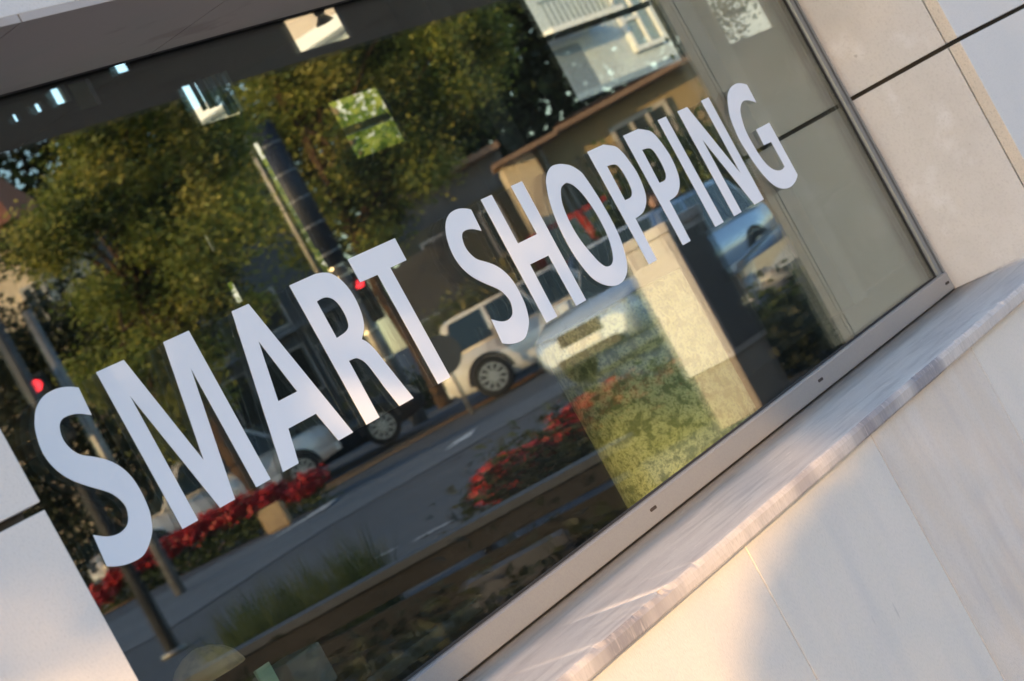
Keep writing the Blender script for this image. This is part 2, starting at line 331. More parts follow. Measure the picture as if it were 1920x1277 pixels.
# ---- sill: sloping slate slab with a split front edge
bm = bmesh.new(); rs = random.Random(5)
def N1(x, a, seed): return math.sin(x*a+seed) + .6*math.sin(x*a*2.3+seed*2.1) + .4*math.sin(x*a*5.1+seed*3)
cols = []
nx = 900
CH = [(rs.uniform(1.9, 6.1), rs.uniform(.006, .035), rs.choice((.001, .002, .004, .006))) for _ in range(46)] + [(3.60, .02, .005), (3.46, .012, .006), (3.39, .02, .004)]
for i in range(nx+1):
    x = 1.9 + (6.16-1.9)*i/nx
    y0 = -.004 if x < 6.112 else -.31
    edge = -.384 + .0009*N1(x, 4.1, 1)
    chip = sum(max(0, 1-abs(x-c)/w_)*h for c, w_, h in CH)
    top = [(x, y0, .6228), (x, y0*.6+edge*.4, .6228-.4*.0235), (x, edge+.012, .6010+.0006), (x, edge+.004+chip, .5995)]
    frt = [(x, edge+.0015+chip*.8, .5965-chip*.3), (x, edge-.0005+.0004*N1(x, 9, 7), .588), (x, edge+.0003*N1(x, 11, 2), .577), (x, edge+.001+.0003*N1(x, 7, 9), .5665), (x, edge+.004, .5625)]
    bot = [(x, -.30, .5615)]
    cols.append([bm.verts.new(p) for p in top+frt+bot])
for a, b in zip(cols[:-1], cols[1:]):
    for k in range(len(a)-1):
        f = bm.faces.new((a[k], a[k+1], b[k+1], b[k])); f.material_index = 0 if k < 3 or k >= 8 else 1; f.smooth = k < 2
    bm.faces.new((a[-1], a[0], b[0], b[-1]))
bm.faces.new(cols[0]); bm.faces.new(cols[-1][::-1]); bmesh.ops.recalc_face_normals(bm, faces=bm.faces[:])
link('window_sill', bm, [sillM, sillE], shop, world=True)
# ------------------------------------------------------------------ the lettering
GRP = 'white capital letters stuck on the shop window'
words = [('S', 0, 'white letter S stuck on the window, first letter at the lower left'),
 ('M', 0, 'white letter M stuck on the window between the first S and the A'),
 ('A', 0, 'white letter A stuck on the window, the only A'),
 ('R', 0, 'white letter R stuck on the window, the only R, its foot catching warm light'),
 ('T', 0, 'white letter T that ends the first word on the window'),
 ('S', 1.295, 'white letter S that starts the second word on the window'),
 ('H', 0, 'white letter H stuck on the window, the only H'),
 ('O', 0, 'white oval letter O stuck on the window, the only O'),
 ('P', 0, 'white letter P right after the O on the window'),
 ('P', .1875, 'white letter P right before the I on the window'),
 ('I', 0, 'white letter I stuck on the window, the plain upright bar'),
 ('N', 0, 'white letter N stuck on the window, the only N'),
 ('G', 0, 'white letter G that ends the lettering beside the dark stone joint')]
for ch, off, lab in words:
    bm = bmesh.new(); loops = [catmull(l) for l in LETTERS[ch]]
    rings = []
    for lp in loops:
        vs = [bm.verts.new((a/1000+off, -.0012, b/1000)) for a, b in lp]; rings.append(vs)
        for i in range(len(vs)): bm.edges.new((vs[i], vs[(i+1) % len(vs)]))
    r = bmesh.ops.triangle_fill(bm, use_beauty=True, use_dissolve=False, edges=bm.edges[:])
    fs = [f for f in bm.faces]
    ex = bmesh.ops.extrude_face_region(bm, geom=fs)
    for g in ex['geom']:
        if isinstance(g, bmesh.types.BMVert): g.co.y = -.0003
    bmesh.ops.recalc_face_normals(bm, faces=bm.faces[:])
    cx = sum(v.co.x for v in bm.verts)/len(bm.verts)
    bm.transform(Matrix.Translation((-cx, 0, -1.1)))
    o = link('window_letter', bm, vinyl); o.location = (cx, 0, 1.1); tag(o, lab, 'letter', GRP)
# ------------------------------------------------------------------ inside the shop
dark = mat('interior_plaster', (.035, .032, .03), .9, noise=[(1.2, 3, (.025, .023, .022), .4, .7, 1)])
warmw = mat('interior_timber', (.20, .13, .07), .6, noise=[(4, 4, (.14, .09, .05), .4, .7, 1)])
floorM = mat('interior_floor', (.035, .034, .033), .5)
BY = 5.0
holes = [(11.22, 11.79, 3.07, 3.28), (11.21, 11.78, 2.37, 2.74), (10.06, 10.45, 2.84, 3.08), (10.38, 10.46, 1.74, 2.66),
         (13.87, 15.59, 2.19, 3.15), (15.88, 17.3, 2.165, 3.15), (8.75, 8.80, 3.145, 3.19), (9.09, 9.20, 3.17, 3.26), (9.64, 9.76, 3.24, 3.30), (9.62, 9.66, 2.19, 2.29), (9.59, 9.67, 1.89, 2.01), (10.39, 10.48, 1.80, 1.99), (9.23, 9.40, 3.11, 3.26), (8.93, 8.99, 3.16, 3.21), (8.855, 8.885, 3.17, 3.20)]
xs_ = sorted({1.0, 20.0} | {h[0] for h in holes} | {h[1] for h in holes}); zs_ = sorted({0.0, 3.4} | {h[2] for h in holes} | {h[3] for h in holes})
bm = bmesh.new()
for a, b in zip(xs_[:-1], xs_[1:]):
    z0 = None
    for c, d in list(zip(zs_[:-1], zs_[1:])) + [(None, None)]:
        solid = c is not None and not any(h[0] <= (a+b)/2 <= h[1] and h[2] <= (c+d)/2 <= h[3] for h in holes)
        if solid and z0 is None: z0 = c
        if not solid and z0 is not None:
            box(bm, (a, BY, z0), (b, BY+.03, zprev)); z0 = None
        zprev = d
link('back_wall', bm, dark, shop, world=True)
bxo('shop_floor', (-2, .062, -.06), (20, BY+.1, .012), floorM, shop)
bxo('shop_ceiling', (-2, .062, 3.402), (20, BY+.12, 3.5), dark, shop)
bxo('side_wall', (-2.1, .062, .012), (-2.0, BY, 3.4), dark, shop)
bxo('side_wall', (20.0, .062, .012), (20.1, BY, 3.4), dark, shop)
bxo('roof', (-6, -.3, 4.203), (20.2, BY+.2, 4.35), core, shop)
for a, b in ((12.3, 12.55), (15.60, 15.86)):       # inner posts that cut the view out of the back
    bxo('back_post', (a, BY-.25, .013), (b, BY-.01, 3.4), mat('post_grey', (.07, .07, .068), .7), shop)
bxo('window_transom', (13.88, BY+.03, 2.66), (15.58, BY+.07, 2.70), aluD, shop)
bxo('window_transom', (11.22, BY+.03, 2.53), (11.77, BY+.07, 2.575), aluD, shop)
# round column just behind the panes
felt = mat('mottled_plinth_skin', (.68, .66, .32), .9, noise=[(7, 5, (.86, .80, .42), .42, .62, .9), (42, 4, (.20, .22, .08), .47, .60, .8), (150, 3, (.24, .26, .10), .50, .62, .7)], bump=(110, .5))
sc = empty('display_plinth', (5.17, .445, .012), 'round plinth with mottled yellow green skin standing inside the window beneath the letter O', 'plinth')
bm = bmesh.new(); tube(bm, (5.17, .445, .075), (5.17, .445, 1.05), .206, .206, 72); link('plinth_shaft', bm, felt, sc, True, True)
bm = bmesh.new(); tube(bm, (5.17, .445, .0125), (5.17, .445, .0745), .225, .225, 48); link('plinth_base', bm, aluD, sc, True, True)
# low display table behind the lower left of the pane
tb = empty('display_table', (3.3, .5, .012), 'low dark table inside the window at the lower left', 'table')
bxo('table_top', (2.5, .2, .66), (3.75, .9, .69), mat('table_dark', (.03, .028, .026), .5), tb, bev=.004)
for x in (2.56, 3.66):
    for y in (.25, .82): bxo('leg', (x, y, .013), (x+.04, y+.04, .659), mat('table_leg', (.03, .03, .03), .5), tb)
lm = empty('dome_lamp', (3.235, .45, .69), 'small tan domed lamp on the dark table at the bottom left of the window', 'lamp')
bm = bmesh.new()
rg_ = [(.075, .135), (.074, .142), (.066, .162), (.050, .180), (.028, .192), (.006, .197)]
rings = [[bm.verts.new((3.235+r*math.cos(2*PI*i/24), .45+r*math.sin(2*PI*i/24), .69+z)) for i in range(24)] for r, z in rg_]
for a, b in zip(rings[:-1], rings[1:]):
    for i in range(24): bm.faces.new((a[i], a[(i+1) % 24], b[(i+1) % 24], b[i]))
bm.faces.new(rings[-1]); bmesh.ops.recalc_face_normals(bm, faces=bm.faces[:])
link('lamp_shade', bm, mat('tan_shade', (.80, .46, .22), .6, noise=[(30, 3, (.55, .32, .17), .45, .6, 1)]), lm, True, True)
bm = bmesh.new(); tube(bm, (3.235, .45, .692), (3.235, .45, .86), .008); tube(bm, (3.235, .45, .6905), (3.235, .45, .702), .045)
link('lamp_stem', bm, aluD, lm, world=True)
tag(bxo('price_card', (3.255, .36, .6905), (3.30, .366, .80), mat('pale_green_card', (.55, .62, .42), .6)), 'pale green card standing in front of the tan lamp', 'card')
o = tag(bxo('stone_block', (3.385, .4, .6905), (3.50, .5, .775), mat('grey_block', (.16, .155, .16), .7), bev=.006), 'plain grey block on the dark table to the right of the lamp', 'block')
# small shelf of pale boxes whose edges catch light high up
sh = empty('hanging_shelf', (3.4, 2.2, 2.4), 'dim timber shelf hanging deep inside the shop behind the tree reflection', 'shelf')
bxo('shelf_board', (5.2, 2.9, 1.55), (5.7, 3.1, 1.60), warmw, sh); bxo('shelf_board', (5.2, 2.9, 1.83), (5.7, 3.1, 1.86), warmw, sh)
bxo('shelf_side', (5.16, 2.9, 1.5), (5.198, 3.1, 2.0), warmw, sh); bxo('shelf_side', (5.702, 2.9, 1.5), (5.74, 3.1, 2.0), warmw, sh)
# ------------------------------------------------------------------ the yard behind the shop, seen through the back openings
leafY = leafmat('yard_leaf', (.16, .24, .05), (.30, .34, .08), .4, 3)
bd = empty('beige_board', (9.6, 5.4, 0), 'beige notice board behind the shop, seen as a small pale patch under the soffit', 'board')
bxo('board_panel', (9.54, 5.30, 3.02), (9.88, 5.33, 3.44), mat('board_beige', (.42, .38, .24), .8, noise=[(14, 1, (.10, .09, .07), .70, .73, 1), (3, 3, (.34, .31, .20), .4, .7, 1)]), bd)
for x in (9.60, 9.76): bxo('board_post', (x, 5.331, 0), (x+.05, 5.36, 3.3), aluD, bd)
yt = empty('yard_tree', (25.0, 13.0, 0), 'bright green leafy shrub behind the shop, seen through its back opening', 'tree')
bm = bmesh.new(); tube(bm, (26.0, 15.0, -.5), (26.0, 15.0, 5.0), .16, .05); link('trunk', bm, warmw, yt, True, True)
leaves('crown', [((26.4, 15.0, 3.7), (2.0, 1.4, 1.0)), ((24.2, 14.6, 3.2), (1.8, 1.2, 1.0))], 5600, .16, leafY, yt, 11)
rb = empty('rear_house', (44, 17, 0), 'pale blue grey rendered house behind the shop with a wide white framed window', 'house')
rbm = mat('pale_render', (.58, .65, .68), .8, noise=[(.6, 3, (.44, .51, .56), .4, .7, 1)])
bxo('wall', (36, 19, 0), (60, 30, 7.2), rbm, rb)
whp = mat('white_paint', (.75, .77, .78), .6)
bxo('roof', (35.5, 18.4, 7.2), (60.5, 30.5, 7.45), whp, rb)
f_ = bxo('window', (42.5, 18.94, 4.7), (43.7, 18.99, 5.9), mat('pane_blue', (.20, .27, .33), .25), rb)
for a, b, c_, d in ((42.38, 42.5, 4.6, 6.02), (43.7, 43.82, 4.6, 6.02), (42.5, 43.7, 4.6, 4.7), (42.5, 43.7, 5.9, 6.02), (43.06, 43.14, 4.7, 5.9), (42.5, 43.06, 5.25, 5.33)):
    bxo('window_frame', (a, 18.88, c_), (b, 18.985, d), whp, rb).parent = f_
bxo('balcony', (38.2, 18.1, 5.35), (41.2, 18.9, 5.47), whp, rb); bxo('balcony_rail', (38.2, 18.1, 5.95), (41.2, 18.14, 6.0), aluD, rb)
bm = bmesh.new()
for k in range(14): box(bm, (38.3+k*.22, 18.11, 5.471), (38.33+k*.22, 18.13, 5.949))
link('balusters', bm, aluD, rb, world=True)
bxo('door', (39.3, 18.94, 3.4), (40.4, 18.985, 5.2), mat('rear_door_blue', (.16, .20, .26), .5), rb); bxo('gutter', (36, 18.7, 4.1), (44.9, 18.93, 4.22), mat('rear_gutter', (.25, .33, .42), .5), rb)
tw = empty('beige_tower', (37.6, 22, 0), 'plain beige building seen through the topmost back opening of the shop', 'building')
bxo('wall', (36.9, 21, 0), (41, 24, 10.5), mat('beige_tower_wall', (.50, .42, .34), .8, noise=[(.8, 3, (.44, .37, .30), .4, .7, 1)]), tw); bxo('parapet', (36.8, 20.9, 10.5), (41.1, 24.1, 10.7), whp, tw)
for z in (6.2, 8.9): bxo('window', (37.9, 20.96, z), (38.7, 20.99, z+1.1), aluD, tw)
hl = empty('pendant_lamp', (10.98, 4.6, 3.4), 'small dark pendant lamp on a chain, standing in for a figure before the topmost back opening', 'lamp')  # lamp silhouette put in where a dark seated figure belongs
bm = bmesh.new()
for k in range(7): sphere(bm, (10.98, 4.6, 3.38-k*.03), .009, .6, .6, 1.6, 8)
link('chain', bm, rub, hl, True, True)
bm = bmesh.new(); sphere(bm, (10.98, 4.6, 3.16), .035, 1, 1, .8, 14); tube(bm, (10.98, 4.6, 3.09), (10.98, 4.6, 3.14), .055, .02, 14); link('lamp_shade', bm, rub, hl, True, True)
bm = bmesh.new()
for k, (w_k, zt) in enumerate(((.012, 3.08), (.03, 3.08), (.018, 3.08), (.035, 3.08), (.02, 3.08), (.03, 3.08))): box(bm, (10.11+k*.058, BY-.04, 2.91 if k < 3 else 2.84), (10.11+k*.058+w_k, BY-.01, zt))
link('back_mullions', bm, mat('mullion_teal', (.16, .22, .22), .5), shop, world=True)
pl_ = empty('back_window_plant', (16.7, 5.5, 0), 'leafy plant behind the back opening at the upper right of the glass', 'plant')
leaves('foliage', [((17.45, 5.6, 2.22), (.5, .2, .14)), ((17.9, 5.6, 2.6), (.2, .15, .4))], 700, .055, leafmat('plant_leaf', (.05, .08, .04), (.08, .12, .06), .3, 3), pl_, 61, shell=.1)
bm = bmesh.new(); tube(bm, (17.6, 5.6, 0), (17.6, 5.6, 2.1), .03, .02); link('stem', bm, warmw, pl_, True, True)
# ================================================================== the street that the window mirrors
asph = mat('asphalt', (.075, .085, .105), .85, noise=[(.5, 4, (.10, .11, .13), .4, .7, 1), (60, 2, (.04, .045, .055), .45, .7, .6)], bump=(80, .4))
asph2 = mat('asphalt_paler', (.13, .15, .18), .85, noise=[(.6, 4, (.165, .18, .205), .4, .7, 1), (60, 2, (.06, .07, .08), .45, .7, .6)], bump=(80, .4))
yel = mat('road_paint_ochre', (.80, .42, .15), .7, noise=[(3, 4, (.40, .22, .10), .5, .68, .8)])
wht = mat('road_paint_white', (.80, .82, .84), .7, noise=[(4, 4, (.40, .42, .44), .5, .68, .8)])
pave = mat('pavement_grey', (.20, .19, .19), .85, noise=[(1, 4, (.14, .135, .13), .4, .7, 1)])
# ground: one sheet out to the horizon
rr_ = [-400, -200, -120, -80] + list(range(-60, -18, 2)) + [x*.5 for x in range(-36, 37)] + list(range(20, 62, 2)) + [80, 120, 200, 400]
ss_ = [-400, -150, -60, -30, -10, 0, 5, 8, 12, 16, 20] + [x*.5 for x in range(41, 120)] + list(range(60, 160, 6)) + [160, 220, 320, 500]
bm = bmesh.new(); G_ = [[bm.verts.new(W(r, s, T(r, s))) for r in rr_] for s in ss_]
for i in range(len(ss_)-1):
    for j in range(len(rr_)-1):
        f = bm.faces.new((G_[i][j], G_[i][j+1], G_[i+1][j+1], G_[i+1][j])); f.smooth = True
bmesh.ops.recalc_face_normals(bm, faces=bm.faces[:])
for f in bm.faces:
    f.normal_update()
    if f.normal.z < 0: f.normal_flip()
tag(link('ground', bm, asph), kind='structure')
bm = bmesh.new(); box(bm, (-8, -4.2, -.30), (6.6, -.327, -.29)); tag(link('pavement', bm, pave), kind='structure')
L2 = [hit(*p) for p in ((204,1150),(511,978),(850,788))]; L2 = [(L2[0][0]-6, L2[0][1]-1)] + L2 + [(L2[-1][0]+3.5, L2[-1][1]+.2), (L2[-1][0]+12, L2[-1][1]-1.5)]
tag(link('centre_line', quadstrip(L2, .26, 0, .018), yel), kind='structure')
tag(link('centre_line', quadstrip(L2, .26, .8, .018), yel), kind='structure')
LB = [hit(*p) for p in ((328,1176),(615,990),(928,811))]; LB = [(LB[0][0]-6, LB[0][1]-.6)] + LB + [(LB[-1][0]+10, LB[-1][1]+1)]
tag(link('lane', quadstrip(LB, 4.6, 2.3, .009), asph2), kind='structure')
tag(link('lane', quadstrip([(-14, 44), (0, 45.5), (14, 44)], 5, 0, .009), asph2), kind='structure')
for a, b in (((782,1015),(855,977)), ((673,1066),(746,1030)), ((560,1122),(640,1083))):
    tag(link('lane_dash', quadstrip([hit(*a), hit(*b)], .08, 0, .012), wht), kind='structure')
for u, v, sgn in ((850, 838, 1), (580, 973, 1)):
    r0, s0 = hit(u, v); bm = bmesh.new()
    pts = [(-.55, -1.3), (.16, -.1), (.30, -.1), (.2, 1.5), (-.1, .35), (-.02, .25)] 
    vs = [bm.verts.new(W(r0+p[0]+p[1]*.10, s0+p[1]*1.0, T(r0, s0)+.022)) for p in pts]; f = bm.faces.new(vs); f.normal_update()
    if f.normal.z < 0: f.normal_flip()
    tag(link('road_arrow', bm, wht), kind='structure')

# ---- cars ---------------------------------------------------------
glassC = mat('car_glass', (.025, .04, .045), .08, spec=.8); tyreM = mat('tyre', (.012, .012, .013), .85); rimM = mat('alloy_rim', (.62, .60, .56), .3, .8)
chrome = mat('chrome', (.7, .7, .7), .15, 1.0); lampM = mat('headlight_glass', (.22, .24, .26), .12, spec=.9); redL = mat('tail_light', (.35, .02, .02), .2)
trimM = mat('black_trim', (.015, .015, .017), .5)
def wheel(car, x, y, r, side):
    """tyre and spoked rim; side = +1 / -1 is the outer face"""
    wbm = bmesh.new(); N = 28
    prof_ = [(r*.66, .10), (r*.92, .105), (r, .085), (r, -.085), (r*.92, -.105), (r*.66, -.10)]
    rings = [[wbm.verts.new((x+a*math.cos(2*PI*i/N), y+h, r+a*math.sin(2*PI*i/N))) for i in range(N)] for a, h in prof_]
    for k in range(5):
        for i in range(N): wbm.faces.new((rings[k][i], rings[k][(i+1) % N], rings[k+1][(i+1) % N], rings[k+1][i])).smooth = True
    wbm.faces.new(rings[0]); wbm.faces.new(rings[-1]); bmesh.ops.recalc_face_normals(wbm, faces=wbm.faces[:])
    wo = link('wheel', wbm, tyreM, car)
    rb_ = bmesh.new(); yo = y+side*.094; yi = y+side*.112
    for i in range(N):
        t0, t1 = 2*PI*i/N, 2*PI*(i+1)/N
        P = [(x+q*math.cos(t), yy, r+q*math.sin(t)) for yy in (yo, yi) for t in (t0, t1) for q in (r*.60, r*.68)]
        v_ = [rb_.verts.new(p) for p in P]
        for f in ((0,1,3,2), (4,5,7,6), (0,2,6,4), (1,3,7,5)): rb_.faces.new([v_[k] for k in f])
    for k in range(10):
        t = 2*PI*k/10; d = Vector((math.cos(t), 0, math.sin(t))); p = Vector((-math.sin(t), 0, math.cos(t)))*r*.055
        c0 = Vector((x, yi, r)); c1 = c0 + d*r*.63
        vv = [c0-p*1.3, c0+p*1.3, c1+p, c1-p]; back = Vector((0, -side*.02, 0))
        hexa(rb_, [q_+back for q_ in vv] + vv)
    tube(rb_, (x, yo, r), (x, yi+side*.006, r), r*.17)
    bmesh.ops.recalc_face_normals(rb_, faces=rb_.faces[:])
    link('rim', rb_, rimM, car).parent = wo
def car(name, label, cat, loc, rz, paint, L=4.4, Wd=1.76, H=1.46, kind='sedan', wr=.31, group=None, lights=True):
    """x = forward. Body shell lofted from stations, tapered cabin with separate glass, lights, wheels."""
    c = empty(name, loc, label, cat, group, rz)
    hw = Wd/2; zb = .22; belt = H*.60; f = L/2
    if kind == 'sedan': st = [(-f, .52, .78, .80), (-f+.12, .34, .86, .93), (-f+.9, .22, belt, 1), (0, .2, belt-.01, 1), (f-1.15, .2, belt-.05, 1), (f-.45, .22, .80, .97), (f-.12, .28, .70, .88), (f, .36, .58, .74)]
    elif kind == 'van': st = [(-f, .34, H*.55, .96), (-f+.1, .26, H*.56, 1), (0, .22, H*.56, 1), (f-1.0, .22, H*.54, 1), (f-.2, .26, H*.47, .95), (f, .36, H*.36, .86)]
    else: st = [(-f, .45, .92, .86), (-f+.12, .30, belt, .96), (-f+.7, .22, belt, 1), (0, .2, belt-.02, 1), (f-1.25, .2, belt-.06, 1), (f-.5, .22, .86, .97), (f-.12, .28, .74, .9), (f, .36, .6, .76)]
    bm = bmesh.new(); rows = []
    for x, z0, z1, k in st:
        w_ = hw*k; zm = (z0+z1)/2
        rows.append([bm.verts.new(p) for p in ((x, -w_*.90, z0), (x, -w_, z0+.14), (x, -w_*1.0, zm+.06), (x, -w_*.965, z1-.05), (x, -w_*.86, z1), (x, 0, z1+.025),
                 (x, w_*.86, z1), (x, w_*.965, z1-.05), (x, w_, zm+.06), (x, w_, z0+.14), (x, w_*.90, z0))])
    for a, b in zip(rows[:-1], rows[1:]):
        n = len(a)
        for i in range(n): bm.faces.new((a[i], a[(i+1) % n], b[(i+1) % n], b[i])).smooth = True
    bm.faces.new(rows[0]); bm.faces.new(rows[-1][::-1]); bmesh.ops.recalc_face_normals(bm, faces=bm.faces[:])
    link('body', bm, paint, c)
    # cabin
    if kind == 'sedan': cb = [(-f+.62, belt-.04), (-f+1.28, H), (.35, H), (f-1.22, belt-.05)]
    elif kind == 'van': cb = [(-f+.02, H*.54), (-f+.08, H), (f-1.05, H), (f-.42, H*.52)]
    else: cb = [(-f+.06, belt-.04), (-f+.42, H), (.30, H), (f-1.28, belt-.06)]
    wb, wt = hw*.90, hw*.70 if kind != 'van' else hw*.86
    P = [(cb[0][0], -wb, cb[0][1]), (cb[3][0], -wb, cb[3][1]), (cb[3][0], wb, cb[3][1]), (cb[0][0], wb, cb[0][1]),
         (cb[1][0], -wt, cb[1][1]), (cb[2][0], -wt, cb[2][1]), (cb[2][0], wt, cb[2][1]), (cb[1][0], wt, cb[1][1])]
    bm = bmesh.new(); hexa(bm, P); bmesh.ops.recalc_face_normals(bm, faces=bm.faces[:])
    bmesh.ops.bevel(bm, geom=bm.edges[:], offset=.05, segments=3, affect='EDGES')
    for f_2 in bm.faces: f_2.smooth = True
    link('cabin', bm, paint, c)
    P = [Vector(p) for p in P]
    def pane(nm, a, b, c_, d, m0=.07, m1=.12, split=None):
        """glass set 6 mm proud of the cabin side a-b (bottom) d-c (top)"""
        n_ = (b-a).cross(d-a).normalized(); cen = sum(P, Vector())/8
        if n_.dot((a+b)/2-cen) < 0: n_ = -n_
        def bl(s, t): return a.lerp(b, s).lerp(d.lerp(c_, s), t)
        for s0, s1 in (split or [(m0, 1-m0)]):
            bm = bmesh.new(); v0 = [bl(s0, m1), bl(s1, m1), bl(s1, 1-m1*.9), bl(s0, 1-m1*.9)]
            hexa(bm, [p-n_*.02 for p in v0] + [p+n_*.006 for p in v0]); bmesh.ops.recalc_face_normals(bm, faces=bm.faces[:]); link(nm, bm, glassC, c)
    sp = [(.06, .33), (.36, .62), (.65, .93)] if kind != 'van' else [(.06, .3), (.34, .62), (.68, .94)]
    pane('side_window', P[0], P[1], P[5], P[4], split=sp); pane('side_window', P[3], P[2], P[6], P[7], split=sp)
    pane('windscreen', P[1], P[2], P[6], P[5], .05, .08); pane('rear_window', P[0], P[3], P[7], P[4], .08, .12)
    for sx in (-f+.80, f-.86):
        for sy in (-1, 1): wheel(c, sx, sy*(hw-.085), wr, sy)
    for sy in (-1, 1):     # dark wheel arches
        for sx in (-f+.80, f-.86):
            bm = bmesh.new(); N = 16
            a_ = [bm.verts.new((sx+(wr+.07)*math.cos(PI*i/N), sy*(hw+.004), wr+(wr+.07)*math.sin(PI*i/N))) for i in range(N+1)]
            b_ = [bm.verts.new((sx+(wr+.005)*math.cos(PI*i/N), sy*(hw+.002), wr+(wr+.005)*math.sin(PI*i/N))) for i in range(N+1)]
            c2_ = [bm.verts.new((v_.co.x, sy*(hw-.05), v_.co.z)) for v_ in a_]
            for i in range(N): bm.faces.new((a_[i], a_[i+1], b_[i+1], b_[i])); bm.faces.new((a_[i], a_[i+1], c2_[i+1], c2_[i]))
            link('wheel_arch', bm, trimM, c)
    for sy in (-1, 1):
        if kind == 'van':
            bxo('headlight', (f-.10, sy*hw*.55, .62), (f-.02, sy*hw*.82, .80), lampM, c, world=False)
            bxo('tail_light', (-f-.004, sy*hw*.80, .8), (-f+.05, sy*hw*.93, 1.2), redL, c, world=False); continue
        bm = bmesh.new(); hexa(bm, [(f-.30, sy*hw*.50, .52), (f+.004, sy*hw*.44, .52), (f-.06, sy*hw*.83, .54), (f-.38, sy*hw*1.0, .58),
                          (f-.34, sy*hw*.50, .70), (f-.03, sy*hw*.44, .66), (f-.09, sy*hw*.84, .70), (f-.42, sy*hw*.99, .74)])
        bmesh.ops.recalc_face_normals(bm, faces=bm.faces[:]); link('headlight', bm, lampM, c)
        bxo('tail_light', (-f-.01, sy*hw*.55, .62), (-f+.10, sy*hw*.84, .78), redL, c, world=False)
        bxo('mirror', (f-1.45, sy*hw*.98, belt-.02), (f-1.33, sy*(hw+.16), belt+.11), paint, c, .02, world=False)
    if kind != 'van':
        bxo('grille', (f-.10, -hw*.38, .50), (f+.012, hw*.38, .66), trimM, c, .01, world=False)
        bxo('lower_grille', (f-.10, -hw*.55, .27), (f+.006, hw*.55, .38), trimM, c, .01, world=False)
        bxo('number_plate', (f-.02, -.26, .40), (f+.018, .26, .49), mat('plate', (.7, .7, .68), .5), c, world=False)
        bxo('roof_trim', (-f+.9, -hw*.66, H-.004), (.2, -hw*.62, H+.02), trimM, c, world=False); bxo('roof_trim', (-f+.9, hw*.62, H-.004), (.2, hw*.66, H+.02), trimM, c, world=False)
    bxo('bumper', (-f-.02, -hw*.80, .34), (-f+.12, hw*.80, .52), paint, c, .03, world=False)
    return c
def carpaint(n, c_, r=.28, met=.35): return mat(n, c_, r, met, coat=.6)
def at(Xc, s, dz=0): r = pxX(Xc, s); return W(r, s, T(r, s)+dz)
silver = carpaint('paint_silver', (.90, .87, .82), .3, .1); white = carpaint('paint_white', (.50, .60, .74), .22, .2)
car('estate_car', 'silver estate car seen side on behind the white car, with spoked alloy wheels', 'car', at(105, 39.5), HEAD+math.radians(2), silver, 4.5, 1.8, 1.52, 'suv', .345)
car('hatchback_car', 'white hatchback facing the window beside the grey cabinet', 'car', at(292, 29.6), HEAD+math.radians(126), white, 4.1, 1.78, 1.46, 'suv', .31)
car('dark_saloon_car', 'glossy dark blue saloon car on the road left of the brown tree trunk', 'car', at(-433, 41), HEAD+math.radians(-4), carpaint('paint_black', (.012, .022, .04), .10, .3), 4.4, 1.76, 1.42, 'sedan', .33)
car('parked_saloon_car', 'silver saloon car standing beyond the red flower bed at the left', 'car', at(-640, 38.5), HEAD+math.radians(160), silver, 4.4, 1.76, 1.42, 'sedan')
car('red_van', 'red van far behind the white car in front of the ochre house', 'van', at(330, 48), HEAD+math.radians(4), carpaint('paint_red', (.42, .045, .035), .35, 0), 4.9, 1.9, 2.15, 'van', .34)
car('blue_car', 'dark blue car half hidden behind the grey cabinet', 'car', at(985, 16.5), HEAD+math.radians(180), carpaint('paint_blue', (.018, .035, .085), .4, 0), 4.2, 1.74, 1.42, 'sedan')
car('light_blue_car', 'light blue car waiting behind the white hatchback', 'car', at(200, 43), HEAD+math.radians(175), carpaint('paint_light_blue', (.32, .42, .55), .2, .4), 4.3, 1.74, 1.44, 'sedan')

# ---- cabinet ------------------------------------------------------
cabM = mat('cabinet_grey', (.70, .68, .67), .5, noise=[(2, 4, (.65, .63, .61), .4, .7, 1)]); plin = mat('cabinet_plinth', (.42, .36, .29), .8)
s0 = 13.2; p0 = W(pxX(356, s0), s0); cx0, cy0 = p0.x, p0.y
CB = empty('utility_cabinet', (cx0+.22, cy0-.16, 0), 'tall grey utility cabinet with a cream sunlit side standing before the blue car', 'cabinet')
DX, DY = .47, .33
bxo('cabinet_body', (cx0, cy0-DY, .345), (cx0+DX, cy0, 1.14), cabM, CB, .008)
bxo('cabinet_plinth', (cx0+.015, cy0-DY+.015, 0), (cx0+DX-.015, cy0-.015, .3448), plin, CB, .006)
bxo('cabinet_lid', (cx0-.012, cy0-DY-.012, 1.1402), (cx0+DX+.012, cy0+.012, 1.205), cabM, CB, .012)
bxo('cabinet_door', (cx0+.03, cy0+.0005, .38), (cx0+DX-.03, cy0+.010, 1.10), mat('cabinet_front_shaded', (.13, .125, .13), .5, noise=[(2, 4, (.17, .15, .14), .45, .7, 1)]), CB, .003)  # door coloured darker to hold the shade of the front
bxo('cabinet_side_panel', (cx0-.006, cy0-DY+.03, .38), (cx0-.0005, cy0-.03, 1.10), cabM, CB, .002)
bxo('door_lock', (cx0+DX-.10, cy0+.0102, .72), (cx0+DX-.07, cy0+.022, .80), trimM, CB, .003)

